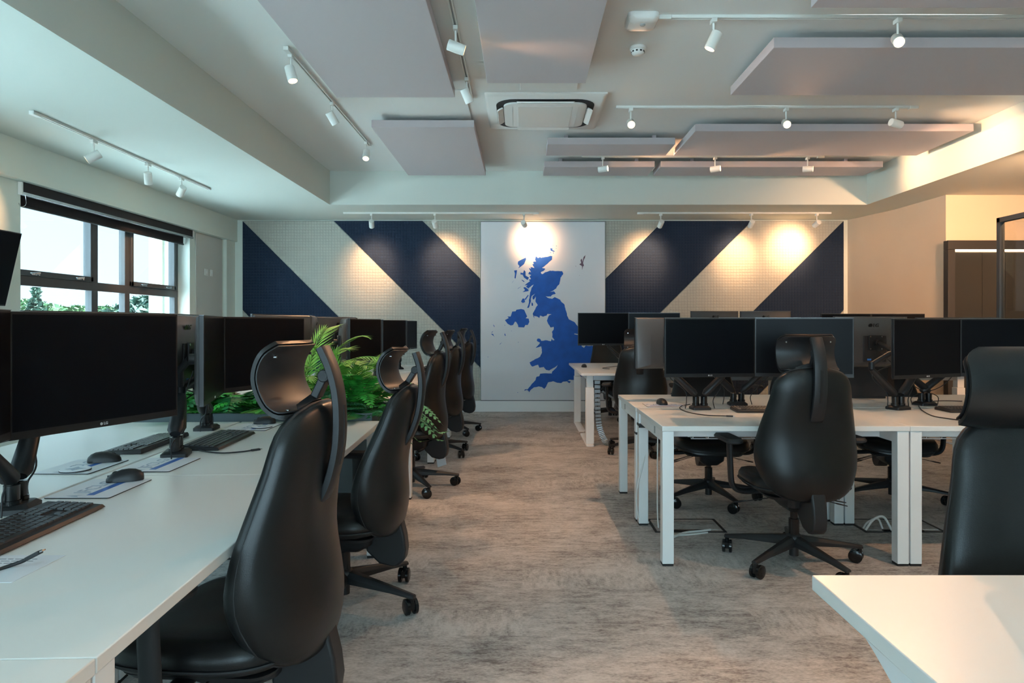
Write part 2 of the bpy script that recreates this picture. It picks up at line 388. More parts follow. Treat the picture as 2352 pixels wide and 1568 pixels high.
# right wall: slanting piece, then the lift lobby front
m = MB(); pl = [(4.74, YB), (4.93, 8.95), (4.975, 7.93), (6.6, 7.93), (6.6, YB)]
m.prism(pl, 0, ZL-.001); struct(m.build('wall_right', 'cream_paint', smooth=25))
sbox('wall_side', (6.5, 6.65, -4.3, 7.93, 0, ZL), 'cream_paint')
t = struct(thing('door_1', None, None, (0, 0, 0)))
y = 7.93
m = MB(); m.box(4.945, 7.0, y-.09, y-.001, 2.14, 2.245); m.box(4.945, 5.03, y-.09, y-.001, 0, 2.14); m.build('door_frame', 'soft_black', t, bevel=.004)
MB().box(5.035, 6.5, y-.075, y-.05, 2.118, 2.14).build('light_strip', 'strip_light', t)
m = MB(); m.box(5.03, 5.105, y-.05, y-.002, 0, 2.11); m.build('door_jamb', 'steel_dark', t)
m = MB(); m.box(5.108, 5.37, y-.045, y-.002, 0, 2.11); m.box(5.374, 5.64, y-.045, y-.002, 0, 2.11); m.box(5.644, 6.5, y-.045, y-.002, 0, 2.11); m.build('door_leaf', 'steel_dark', t)
# black framed glass screen
t = thing('glass_screen', 'black metal framed glass screen in front of the lift door', 'partition', (4.18, 5.9, 0))
m = MB(); m.box(-.022, .022, -.022, .022, 0, 2.2); m.box(-.022, .022, -2.2, -2.156, 0, 2.2); m.box(-.022, .022, -2.2, .022, 2.156, 2.2); m.box(-.022, .022, -2.2, .022, 0, .05)
m.build('frame', 'frame_grey', t, bevel=.003)
MB().box(-.005, .005, -2.156, -.022, .05, 2.156).build('pane', 'screen_glass', t)
# ---------------------------------------------------------------- back wall felt panels and map
K = YB/F; PF = YB-.025
K = PF/F
def wp(px, py): return ((px-VX)*K, EYE-(py-VY)*K)
TOPY, BOTY = 507, 920
def clip(poly, f):
    r = []
    for i in range(len(poly)):
        a, b = poly[i], poly[(i+1) % len(poly)]; fa, fb = f(a), f(b)
        if fa >= 0: r.append(a)
        if (fa >= 0) != (fb >= 0):
            t = fa/(fa-fb); r.append((a[0]+(b[0]-a[0])*t, a[1]+(b[1]-a[1])*t))
    return r
cuts = [-200, 352, 557, 766, 971, 1300]
where = {0: ['beige felt panel low in the %s corner of the back wall', 'navy felt panel in the %s corner of the back wall', 'wide beige diagonal felt panel on the %s of the map',
             'long navy diagonal felt panel on the %s of the map', 'beige felt panel beside the top %s edge of the map']}
for side in (0, 1):
    for i in range(5):
        c0, c1 = cuts[i], cuts[i+1]
        poly = [(557, TOPY), (1103, TOPY), (1103, BOTY), (557, BOTY)]
        poly = clip(poly, lambda p: (p[0]-p[1]+TOPY)-c0-.6); poly = clip(poly, lambda p: c1-.6-(p[0]-p[1]+TOPY)) if poly else poly
        if len(poly) < 3: continue
        if side: poly = [(2494-x if x > 560 else 1938, y) for x, y in poly]
        m = MB(); m.prism([wp(*p) for p in poly], PF, YB-.001, 'y')
        lab = where[0][i] % ('right' if side else 'left')
        tag(m.build('acoustic_panel', 'felt_navy' if i in (1, 3) else 'felt_beige', bevel=.003), lab, 'acoustic panel')
UK = """A 945,330 940,400 870,460 790,530 740,565 805,585 780,620 715,655 730,688 750,690 800,655 900,620 1000,630 1140,630 1165,680 1110,760 1090,880 1040,940 1020,980 970,1015 900,1050 980,1035 1015,1080 940,1110 910,1140 860,1140 810,1132 850,1162 940,1185 995,1150 1100,1200 1130,1250 1190,1300 1210,1400 1240,1490
B 1440,235 1475,310 1560,350 1600,400 1635,440 1625,470 1665,545 1635,552 1560,540 1560,550 1640,568 1700,640 1690,700 1680,745 1720,775 1745,740 1880,740 1940,785 1945,870 1930,940 1880,990 1800,1040 1780,1060 1850,1080 1860,1120 1800,1180 1740,1200 1700,1230 1600,1290 1560,1300 1480,1295 1450,1320 1370,1330 1350,1350 1280,1345 1215,1320 1130,1340 1105,1400 1070,1445 1030,1415 980,1405 900,1420 850,1460 825,1500 790,1460 745,1480 750,1455 800,1450 860,1370 920,1310 945,1245 990,1235 1005,1195 1090,1190 1190,1195 1200,1160 1262,1105 1295,1050 1240,1095 1180,1125 1150,1145 1100,1135 1060,1085 990,1100 970,1050 870,1080 845,1050 830,1010 930,955 1000,920 1030,860 1030,800 1020,750 930,775 990,710 1000,690 960,670 945,645 965,620 1000,625 1020,660 1100,650 1180,665 1190,625 1210,652 1240,645 1200,600 1205,550 1195,510 1225,470 1225,430 1170,440 1140,390 1112,330 1130,280 1150,240 1190,225 1120,220 1110,245 1050,265 1000,245 990,285 950,260 905,250 910,295 880,220 910,160 940,100 960,80
A 650,1300 610,1245 612,1135 580,1200 552,1190 548,1142 600,1080 532,1130 515,1190 520,1230 490,1330 475,1365 440,1365 470,1290 490,1150 500,1060 530,965 575,895 520,935 470,980 420,940 450,910 390,915 455,862 500,830 470,800 520,790 490,740 525,710 465,690 490,640 520,660 490,600 480,565 520,590 510,550 590,570 545,490 575,490 560,445 620,440 600,400 620,335 660,370 700,350 720,365 850,345 905,325"""
ISL = """A 415,360 420,400 380,490 330,530 265,575 290,530 255,490 260,440 330,400
A 180,620 240,610 235,650 210,780 190,770 200,680
A 180,810 135,880 150,850
A 380,610 410,640 410,720 480,760 450,810 380,760 350,700 310,700 310,660 360,670
A 365,960 400,950 470,1000 470,1030 350,1050 400,1010
A 320,1240 350,1180 390,1180 400,1250 355,1270
A 460,1100 470,1120 410,1210 395,1190
A 530,1250 560,1280 560,1325 530,1320
A 330,800 385,830 380,850 340,820
A 335,930 250,990 265,970
A 905,170 950,180 945,210 995,230 980,245 910,220
A 895,240 925,270 905,270
A 960,250 975,262 968,290
A 1020,120 1040,125 1025,140
A 955,105 968,118 960,124
A 1018,165 1030,175 1022,185
B 425,320 490,285 465,262 520,260 545,180 600,175 615,150 690,138 740,150 790,260 765,290 815,295 825,350 800,400 760,400 740,440 645,435 640,400 610,350 590,345 560,400 520,408 470,380
B 233,395 245,400 257,432 248,430
B 215,525 205,520 235,495
B 195,545 230,545 258,600 245,582
B 424,530 440,575 432,580 418,560
B 378,680 345,720 340,712
B 420,398 430,400 425,415
B 528,490 540,495 532,500
B 640,675 652,680 645,688
B 142,915 155,922 148,930
B 628,1498 642,1502 636,1513
B 1440,1325 1470,1312 1505,1327 1480,1352"""
SHET = "A 1610,310 1600,360 1575,410 1560,470 1580,520 1557,540 1545,610 1540,530 1485,495 1525,470 1510,410 1535,380 1550,450 1570,350\nA 1412,525 1424,530 1418,542\nA 1490,712 1498,716 1492,722"
def parse(line):
    r = []; mode = 'A'
    for tk in line.split():
        if tk in 'AB': mode = tk; continue
        a, b = map(float, tk.split(','))
        r.append((1160+a/8.71, 550+b/8.71) if mode == 'A' else (1100+a/7.127, 690+b/7.127))
    return r
def jag(poly, amp=.45, seed=3):
    rnd = random.Random(seed); r = []
    for i, p in enumerate(poly):
        q = poly[(i+1) % len(poly)]; L = math.hypot(q[0]-p[0], q[1]-p[1]); n = max(1, int(L/2.6)); r.append(p)
        for k in range(1, n):
            t = k/n; r.append((p[0]+(q[0]-p[0])*t+rnd.uniform(-amp, amp), p[1]+(q[1]-p[1])*t+rnd.uniform(-amp, amp)))
    return r
t = thing('wall_map', 'tall white canvas with a blue map of the United Kingdom', 'wall map', (0, 0, 0))
YC = YB-.045; K = YC/F
x0, z1 = wp(1104.5, 509); x1, z0 = wp(1389.5, 919)
MB().box(x0, x1, YC, YB-.001, z0, z1).build('canvas', 'canvas', t, bevel=.002)
m = MB(); m.box(x0-.004, x1+.004, YC+.02, YB-.002, z0-.014, z0-.001); m.box(x0-.004, x1+.004, YC+.02, YB-.002, z1+.001, z1+.010); m.build('edge_batten', 'logo_dark', t)
m = MB()
big = []
for ln in UK.split('\n'): big += parse(ln)
m.prism([wp(*p) for p in jag(big)], YC-.0022, YC-.0004, 'y')
for ln in ISL.split('\n'): m.prism([wp(*p) for p in parse(ln)], YC-.0022, YC-.0004, 'y')
m.build('map_print', 'map_blue', t)
m = MB()
for ln in SHET.split('\n'): m.prism([wp(*p) for p in parse(ln)], YC-.0022, YC-.0004, 'y')
m.build('island_print', 'map_red', t)
# ---------------------------------------------------------------- ceiling: rafts, cassette, detectors
ZR = 3.10
rafts = [((-1.50, -.545, 2.2, 5.45), 'large grey felt raft left of the central spotlight track'),
         ((-1.405, -.45, 6.28, 8.30), 'square grey felt raft at the far left of the ceiling'),
         ((-.27, .48, 2.2, 5.13), 'long grey felt raft in front of the air conditioning cassette'),
         ((1.665, 4.2, 4.47, 5.40), 'wide felt raft behind the nearest cross track on the right'),
         ((1.67, 4.2, 3.0, 3.91), 'felt raft cut by the top edge of the photo at right'),
         ((.255, 1.555, 6.87, 7.33), 'short felt raft left of the middle right raft'),
         ((1.64, 4.28, 6.40, 7.33), 'wide felt raft between the two far cross tracks at right'),
         ((.255, 1.54, 7.86, 8.32), 'narrow felt raft at the far end, left of the farthest pair'),
         ((1.61, 4.2, 7.86, 8.32), 'narrow felt raft at the far end, right of the farthest pair')]
for (a, b, c, d), lab in rafts:
    t = thing('ceiling_raft', lab, 'ceiling panel', ((a+b)/2, (c+d)/2, ZR)); W, D = (b-a)/2, (d-c)/2
    MB().box(-W, W, -D, D, 0, .07).build('felt_board', 'raft_felt', t, bevel=.003)
    for s in (-1, 1): MB().box(s*W*.7-.02, s*W*.7+.02, -D*.6, D*.9, .0705, ZT-ZR-.0005).build('batten', 'raft_felt', t)
tag(MB().box(-1.14, -.48, 5.6, 6.9, ZT-.010, ZT-.0005).build('access_hatch', 'ceiling_paint', bevel=.003), 'flat white ceiling access hatch between the two left felt rafts', 'hatch')
tag(MB().box(-.02, .45, 5.22, 5.60, ZT-.010, ZT-.0005).build('access_hatch', 'ceiling_paint', bevel=.003), 'flat white ceiling hatch in front of the air conditioning cassette', 'hatch')
t = thing('air_conditioner', 'white ceiling cassette air conditioner above the aisle', 'air conditioner', (.20, 6.17, ZT))
def rrect(W, D, r, z, n=6, cx=0, cy=0):
    p = []
    for (sx, sy, a0) in ((1, 1, 0), (-1, 1, 90), (-1, -1, 180), (1, -1, 270)):
        for k in range(n+1):
            a = math.radians(a0+90*k/n); p.append((cx+sx*(W-r)+r*math.cos(a), cy+sy*(D-r)+r*math.sin(a), z))
    return p
m = MB(); m.loft([rrect(.52, .50, .012, -.001), rrect(.52, .50, .012, -.012), rrect(.50, .48, .02, -.03)]); m.build('fascia', 'white_plastic', t)
m = MB(); m.loft([rrect(.43, .41, .16, -.0305), rrect(.43, .41, .16, -.034)]); m.build('air_slot', 'soft_black', t)
m = MB(); m.loft([rrect(.365, .345, .10, -.0345), rrect(.365, .345, .10, -.05), rrect(.345, .325, .10, -.056)]); m.build('intake_panel', 'white_plastic', t)
m = MB(); m.loft([rrect(.24, .29, .01, -.0565), rrect(.238, .288, .01, -.059)])
for s in (-1, 1): m.box(s*.29-.001, s*.29+.001, -.28, .28, -.058, -.0565)
m.build('grille', 'lamp_white', t)
for s in (-1, 1):
    m = MB(); m.T = Matrix.Translation((s*.398, 0, -.05)) @ Matrix.Rotation(s*.5, 4, 'Y'); m.loft([rrect(.028, .21, .02, -.008), rrect(.028, .21, .02, .004)]); m.build('louvre', 'white_plastic', t)
    m = MB(); m.T = Matrix.Translation((0, s*.378, -.045)) @ Matrix.Rotation(-s*.3, 4, 'X'); m.loft([rrect(.25, .026, .02, -.008), rrect(.25, .026, .02, .004)]); m.build('louvre', 'white_plastic', t)
p = at(1474, 52, z=ZT-.03)
t = thing('motion_sensor', 'rounded white sensor box at the end of the nearest cross track', 'sensor', (p.x, p.y, ZT))
m = MB(); m.loft([rrect(.098, .10, .035, -.001), rrect(.098, .10, .035, -.03), rrect(.085, .085, .035, -.048), rrect(.05, .05, .03, -.055)]); m.build('housing', 'white_plastic', t)
m = MB(); m.lathe([(.018, -.054), (.018, -.06), (.012, -.066), (.001, -.068)], (.0, -.03, 0), 16); m.build('indicator', 'grey_plastic', t)
p = at(1465, 118, z=ZT-.03)
t = thing('smoke_detector', 'small round white smoke detector below the sensor box', 'smoke detector', (p.x, p.y, ZT))
m = MB(); m.lathe([(.056, -.001), (.056, -.018), (.048, -.024)]); m.build('base', 'white_plastic', t)
m = MB(); m.lathe([(.047, -.0245), (.045, -.042), (.036, -.052), (.015, -.057), (.001, -.058)]); m.build('head', 'white_plastic', t)
m = MB()
for k in range(10):
    a = 2*PI*k/10; m.T = Matrix.Rotation(a, 4, 'Z'); m.box(.044, .0475, -.007, .007, -.042, -.032)
m.build('vents', 'logo_dark', t)
# ---------------------------------------------------------------- tracks and spotlights
def track(a, b, z, lab):
    a = Vector(a); b = Vector(b); t = thing('lighting_track', lab, 'light track', (a.x, a.y, z)); d = b-a; L = d.length
    t.rotation_euler = (0, 0, math.atan2(d.y, d.x))
    m = MB(); m.box(.08, L, -.017, -.006, -.02, 0); m.box(.08, L, .006, .017, -.02, 0); m.box(.08, L, -.006, .006, -.006, 0); m.box(L, L+.012, -.018, .018, -.021, 0)
    m.build('rail', 'lamp_white', t, bevel=.001)
    MB().box(0, .08, -.019, .019, -.028, 0).build('feed_end', 'lamp_white', t, bevel=.003)
    MB().box(.08, L, -.006, .006, -.0075, -.006).build('conductor', 'grey_plastic', t)
track((-3.495, 4.80), (-3.50, 7.54), ZL, 'white spotlight track on the low ceiling beside the window')
track((-1.66, 4.73), (-1.655, 7.30), ZT, 'white spotlight track left of the large left raft')
track((-.43, 2.9), (-.44, 5.79), ZT, 'white spotlight track between the two nearest long rafts')
track((.86, 4.27), (4.1, 4.27), ZT, 'nearest cross track on the right, starting at the sensor box')
track((3.54, 6.04), (.85, 6.04), ZT, 'second cross track on the right, beyond the wide raft')
track((3.49, 7.81), (.70, 7.81), ZT, 'third cross track on the right, before the farthest rafts')
track((.225, 9.17), (-2.42, 9.17), ZL, 'white spotlight track above the left part of the back wall')
track((1.56, 9.17), (4.18, 9.17), ZL, 'white spotlight track above the right part of the back wall')
def make_spot():
    r = thing('spotlight', '', 'spotlight')
    m = MB(); m.box(-.016, .016, -.03, .03, -.048, -.021); m.build('track_adapter', 'lamp_white', r, bevel=.003)
    m = MB(); m.cyl((0, 0, -.048), (0, 0, -.125), .007, n=12); m.build('stem', 'lamp_white', r)
    h = bpy.data.objects.new('lamp_head', None)
    m = MB(); m.lathe([(.026, -.055), (.034, -.052), (.035, -.05), (.035, .058), (.033, .06), (.031, .06), (.030, .052), (.001, .050)], (0, 0, 0), 28); hd = m.build('lamp_head', 'lamp_white', r, smooth=30)
    m = MB(); m.lathe([(.0295, .0505), (.0295, .0525), (.001, .0535)], (0, 0, 0), 24); ln = m.build('lens', 'lens_on', hd)
    hd.location = (0, 0, -.155)
    return r
SPOT = make_spot(); SU = []
def spot(x, y, z, aim, lab, watts=1.0, size=52, blend=.9, group=None):
    o = spawn(SPOT, SU, (x, y, z), 0, lab, group=group)
    hd = [c for c in o.children if c.name.startswith('lamp_head')][0]
    d = Vector(aim) - (Vector((x, y, z)) + hd.location); d.normalize()
    hd.rotation_euler = d.to_track_quat('Z', 'Y').to_euler()
    l = bpy.data.lights.new('bulb', 'SPOT'); l.energy = SPOT_W*watts; l.color = WARM; l.spot_size = math.radians(size); l.spot_blend = blend; l.shadow_soft_size = .025
    lo = bpy.data.objects.new('bulb', l); COL.objects.link(lo); lo.parent = hd; lo.location = (0, 0, .064); lo.rotation_euler = (PI, 0, 0)
    return o
if True:
    spot(-3.495, 5.50, ZL, (-4.22, 5.15, 2.1), 'lit spotlight nearest the camera on the window side track', .5, 60)
    spot(-3.495, 6.30, ZL, (-3.7, 6.9, 1.4), 'middle spotlight on the window side track', .5)
    spot(-3.497, 6.92, ZL, (-4.2, 7.5, 1.9), 'farthest spotlight on the window side track', .5)
    spot(-1.66, 4.84, ZT, (-1.40, 4.7, 2.2), 'nearest spotlight on the track left of the large raft', .6)
    spot(-1.657, 5.88, ZT, (-1.2, 6.3, 2.2), 'middle spotlight on the track left of the large raft', .6)
    spot(-1.655, 7.15, ZT, (-1.60, 6.4, 1.9), 'lit spotlight at the far end of the left raft track', .6)
    spot(-.433, 4.38, ZT, (-.05, 4.45, 2.95), 'upper spotlight on the track between the long rafts', .15)
    spot(-.437, 5.30, ZT, (-.10, 5.6, 2.3), 'lower spotlight on the track between the long rafts', .6)
    spot(1.21, 4.27, ZT, (.95, 4.35, 2.5), 'unlit looking spotlight nearest the sensor box', .8)
    spot(2.375, 4.27, ZT, (1.75, 2.6, 1.9), 'bright spotlight facing the camera on the nearest cross track', 1.2, 70)
    spot(.97, 6.04, ZT, (.80, 3.6, 1.8), 'bright spotlight at the left end of the second cross track', 1.2, 70)
    spot(2.36, 6.04, ZT, (1.85, 3.6, 1.9), 'bright spotlight in the middle of the second cross track', 1.2, 70)
    spot(3.34, 6.04, ZT, (4.38, 6.3, 2.85), 'spotlight at the right end of the second cross track', .5, 70)
    spot(.93, 7.81, ZT, (2.2, 7.30, 3.13), 'left spotlight of the third cross track', .9, 62)
    spot(2.23, 7.81, ZT, (3.5, 7.15, 3.13), 'middle spotlight of the third cross track', .9, 62)
    spot(3.30, 7.81, ZT, (4.38, 7.30, 3.0), 'right spotlight of the third cross track', .35, 76)
    B = 1.0
    spot(-2.05, 9.17, ZL, ((858-VX)*K, YB, 2.10), 'leftmost spotlight above the back wall', B*.45, 84, 1.0)
    spot(-1.19, 9.17, ZL, ((1022-VX)*K, YB, 2.15), 'spotlight above the long navy panel left of the map', B*.45, 84, 1.0)
    spot(.02, 9.17, ZL, ((1228-VX)*K, YB, 2.46), 'spotlight above the wall map', B*.45, 84, 1.0)
    spot(1.88, 9.17, ZL, ((1482-VX)*K, YB, 2.20), 'spotlight above the navy panel right of the map', B*.45, 84, 1.0)
    spot(3.11, 9.17, ZL, ((1690-VX)*K, YB, 2.25), 'middle spotlight of the track right of the map', B*.4, 84, 1.0)
    spot(4.0, 9.17, ZL, ((1812-VX)*K, YB, 2.38), 'rightmost spotlight above the back wall', B*.8, 84, 1.0)
    track((4.1, 2.3), (.86, 2.3), ZT, 'cross track over the near desk, out of the picture')
    spot(1.2, 2.3, ZT, (1.2, 1.9, .7), 'spotlight over the near desk, out of the picture at left', .4, 70)
    spot(2.6, 2.3, ZT, (2.4, 3.4, .7), 'spotlight over the near desk, out of the picture in the middle', .7, 70)
    spot(3.8, 2.3, ZT, (4.38, 4.0, 2.9), 'spotlight over the near desk, out of the picture at right', 1.0, 80)
    track((4.62, 2.6), (4.62, 5.6), ZL, 'added track on the low margin at right, out of the picture')  # added unseen track; its spotlights are there to turn the right wall orange
    spot(4.62, 3.0, ZL, (5.7, 7.9, 1.9), 'added margin spotlight out of the picture, nearest', 2.2, 80)
    spot(4.62, 4.2, ZL, (5.2, 7.9, 2.3), 'added margin spotlight out of the picture, middle', 2.0, 80)
    spot(4.62, 5.3, ZL, (4.95, 8.5, 1.7), 'added margin spotlight out of the picture, farthest', 2.4, 84)
# ---------------------------------------------------------------- desks
def make_desk(W, D, style='four'):
    """desk centred on its footprint, W along x, D along y"""
    r = thing('desk', '', 'desk'); h = .735
    m = MB(); m.box(-W/2+.001, W/2-.001, -D/2+.001, D/2-.001, h-.027, h); m.build('tabletop', 'desk_white', r, bevel=.0025)
    zt = h-.0275
    for sx in (-1, 1):
        for sy in (-1, 1):
            x = sx*(W/2-.034); y = sy*(D/2-.036)
            lg = MB().box(x-.03, x+.03, y-.03, y+.03, .012, zt).build('leg', 'leg_white', r, bevel=.003)
            MB().box(x-.028, x+.028, y-.028, y+.028, 0, .0118).build('foot', 'rubber', lg)
        x = sx*(W/2-.034); m = MB(); m.box(x-.02, x+.02, -D/2+.067, D/2-.067, zt-.065, zt); m.build('side_rail', 'leg_white', r, bevel=.002)
        m = MB(); m.box(x-.0215, x+.0215, -D/2+.25, -D/2+.28, zt-.05, zt-.012); m.build('rail_cap', 'grey_plastic', r)
    m = MB(); m.box(-W/2+.055, W/2-.055, -D/2+.20, -D/2+.24, zt-.06, zt-.001); m.box(-W/2+.055, W/2-.055, D/2-.20, D/2-.16, zt-.06, zt-.001); m.build('cross_rail', 'leg_white', r, bevel=.002)
    m = MB()
    for k in range(9):
        x = -W*.28+k*W*.07; m.tube([(x, D/2-.15, zt-.01), (x, D/2-.15, zt-.12), (x, D/2-.30, zt-.12), (x, D/2-.30, zt-.06)], .003, 6)
    for yy, zz in ((D/2-.15, zt-.06), (D/2-.15, zt-.12), (D/2-.225, zt-.12), (D/2-.30, zt-.12), (D/2-.30, zt-.06)): m.tube([(-W*.29, yy, zz), (W*.29, yy, zz)], .003, 6)
    m.build('cable_basket', 'leg_white', r)
    m = MB(); m.box(-W*.2, W*.16, D/2-.28, D/2-.18, zt-.115, zt-.07); m.build('power_strip', 'white_plastic', r, bevel=.004)
    return r
DK = make_desk(1.30, .79); DU = []
rows = ['front', 'back']
for i in range(3):
    spawn(DK, DU, (.73+1.30*(i+.5), 3.53+.395, 0), 0, ['near desk on the right with the black chair in front, aisle end', 'near desk in the right block behind the cut off chair', 'near desk of the right block beyond the photo edge'][i])
    spawn(DK, DU, (.725+1.30*(i+.5), 5.125-.395, 0), PI, ['rear desk of the right block carrying a single mouse at its aisle corner', 'rear desk of the right block with the open laptop', 'rear desk of the right block at the photo edge'][i])
t = thing('desk', 'white desk cut off in the bottom right corner of the photo', 'desk', (.615, 1.435, 0))
MB().box(0, 1.6, -.80, 0, .703, .735).build('tabletop', 'desk_white', t, bevel=.0025)
for x0 in (.012, 1.52):
    m = MB(); m.prism([(-.17, .7025), (-.22, .685), (-.42, .60), (-.62, .60), (-.76, .7025)], x0, x0+.045, 'x'); m.build('side_bracket', 'leg_white', t, bevel=.003)
    lg = MB().box(x0-.005, x0+.05, -.56, -.48, .03, .599).build('leg', 'leg_white', t, bevel=.004)
    MB().box(x0-.01, x0+.055, -.76, -.28, 0, .029).build('foot', 'leg_white', lg, bevel=.006)
MB().box(.06, 1.515, -.60, -.56, .61, .69).build('cross_rail', 'leg_white', t)
LR = math.radians(2.2); LO = Vector((-.68, 1.078, 0)); LW = 1.325
DL = make_desk(LW, .755); DLU = []
def LP(u, v): # u along the row away from the camera, v across towards the window wall
    c, s = math.cos(LR), math.sin(LR); return Vector((LO.x - v*c - u*s, LO.y + u*c - v*s, 0))
for i, nm in enumerate(('beside the camera, a corner showing bottom left', 'nearest whole', 'farther')):
    for j in (0, 1):
        p = LP(LW*(i-.5), .3775+j*.765)
        lb = {(0, 0): 'white desk corner peeking in at the bottom left edge of the photo', (0, 1): 'window side desk beside the camera, out of the photo',
              (1, 0): 'white desk in the left foreground with the big keyboard', (1, 1): 'window side desk behind the big left monitor',
              (2, 0): 'white desk ending at the planter, second chair pulled up to it', (2, 1): 'window side desk with round coaster and mouse before the planter'}[(i, j)]
        spawn(DL, DLU, p, LR+(PI/2 if j == 0 else -PI/2), lb)
for i in range(3):
    for j in (0, 1):
        y = 4.86+1.36*(i+.5); x = -.80-.3775-j*.765
        spawn(DL, DLU, (x, y, 0), PI/2 if j == 0 else -PI/2, 'white desk beyond the planter, %s, %s' % (('nearest of three', 'middle of three', 'farthest of three')[i], ('aisle side', 'window side')[j]))
# electric desks of the far right row
def make_lift_desk(W=1.35, D=.92):
    r = thing('lift_desk', '', 'desk'); h = .765
    MB().box(-W/2+.001, W/2-.001, -D/2+.001, D/2-.001, h-.026, h).build('tabletop', 'desk_white', r, bevel=.0025)
    zt = h-.0265
    for sx in (-1, 1):
        x = sx*(W/2-.10)
        m = MB(); m.box(x-.035, x+.035, -D/2+.09, -D/2+.17, zt-.13, zt); lg = m.build('leg', 'leg_white', r, bevel=.004)
        m = MB(); m.box(x-.042, x+.042, -D/2+.085, -D/2+.175, .022, zt-.131); m.build('outer_tube', 'leg_white', lg, bevel=.004)
        m = MB(); m.loft([rrect(.04, .40, .025, .001, cx=x, cy=-.02), rrect(.04, .40, .025, .014, cx=x, cy=-.02), rrect(.03, .36, .02, .0215, cx=x, cy=-.02)]); m.build('foot', 'leg_white', lg)
        m = MB(); m.box(x-.03, x+.03, -D/2+.172, D/2-.12, zt-.05, zt); m.build('side_rail', 'leg_white', r, bevel=.002)
    MB().box(-W/2+.136, W/2-.136, -D/2+.10, -D/2+.16, zt-.055, zt).build('cross_rail', 'alu', r, bevel=.002)
    return r
DF = make_lift_desk(); FU = []
for i in range(3):
    spawn(DF, FU, (.60+1.36*(i+.5), 6.95+.46, 0), 0, 'height adjustable white desk in the far right row, facing side, ' + ('aisle end', 'middle', 'right end')[i])
    spawn(DF, FU, (.60+1.36*(i+.5), 8.80-.46, 0), PI, 'height adjustable white desk nearest the back wall, ' + ('aisle end', 'middle', 'right end')[i])
# cable spine and hanging cable tray under the aisle end of that row
t = thing('cable_spine', 'grey segmented cable riser under the far right desk', 'cable spine', (.79, 7.12, 0))
path = bez([(0, 0, .73), (.0, 0, .45), (.015, .0, .22), (.05, -.02, .10), (.09, -.05, .03), (.12, -.10, .035)], 6); n = len(path)
for k in range(0, n-1, 1):
    a, b = path[k], path[k+1]; m = MB(); m.beam(a+(b-a)*.08, a+(b-a)*.92, .062, .03, up=(0, 1, 0)); m.build('segment', 'alu', t, bevel=.003)
MB().tube(path, .008, 8).build('cable_run', 'soft_black', t)
t = thing('power_box', 'tilted tray of black power adapters hanging under the far desk', 'power strip', (1.12, 7.72, .42))
m = MB(); m.beam((-.20, 0, .08), (.12, 0, -.12), .10, .02); m.build('tray', 'grey_plastic', t)
for k in range(4):
    m = MB(); c = Vector((-.18+k*.085, 0, .11-k*.052)); m.beam(c+Vector((-.025, 0, .015)), c+Vector((.03, 0, -.02)), .06, .05); m.build('adapter', 'soft_black', t, bevel=.006)
    m = MB(); m.tube(bez([c, c+Vector((.05, 0, .1)), c+Vector((-.02+.03*k, 0, .2-.03*k)), (-.02+.03*k, 0, .31)], 5), .004, 6); m.build('cord', 'soft_black', t)
# ---------------------------------------------------------------- task chair
def outline_w(z): return smooth_interp([(.385, .0), (.392, .085), (.41, .155), (.445, .205), (.51, .243), (.58, .262), (.65, .262), (.74, .247), (.82, .228), (.90, .208), (.95, .200), (.985, .190), (1.012, .170), (1.036, .135), (1.050, .09), (1.057, .045), (1.06, 0)], z)
def yc(z): return smooth_interp([(.38, -.215), (.50, -.192), (.60, -.180), (.70, -.182), (.82, -.202), (.95, -.225), (1.06, -.235)], z)
def back_half(front):
    zs = [.3855, .388, .393, .402, .416, .436, .465, .50, .54, .58, .62, .66, .70, .74, .78, .82, .86, .90, .935, .965, .99, 1.012, 1.03, 1.043, 1.052, 1.057, 1.0595]
    us = [math.sin(PI/2*(-1+2*k/26)) for k in range(27)]; rows = []
    for z in zs:
        w_ = outline_w(z); e = max(0.0, 1-abs((z-.7225)/.3375)**5)**.5; row = []
        inner = []
        for u in us:
            x = w_*u; wrap = .055*(x/.26)**2
            ed = max(0.0, 1-abs(u)**3.2)**.5
            base = yc(z)+wrap
            if front: t_ = .014+.046*ed*e + .010*math.exp(-((z-.58)/.09)**2)*ed
            else: t_ = -(.014+(.050+.016*math.exp(-((z-.55)/.14)**2))*ed*e - .014*math.exp(-(x/.07)**2)*math.exp(-((z-.86)/.12)**2))
            t_ *= 1.12-.42*max(0, (z-.55)/.5)
            g = .0015 if front else -.0015
            # rounded rim
            rim = min(1.0, (1-abs(u))/.035) if abs(u) < 1 else 0
            row.append((x, base+t_*(1 if e > .25 else e*4)*(.35+.65*math.sqrt(rim)), z)); inner.append((x, base+g, z))
        rows.append(row+inner[::-1])
    return rows
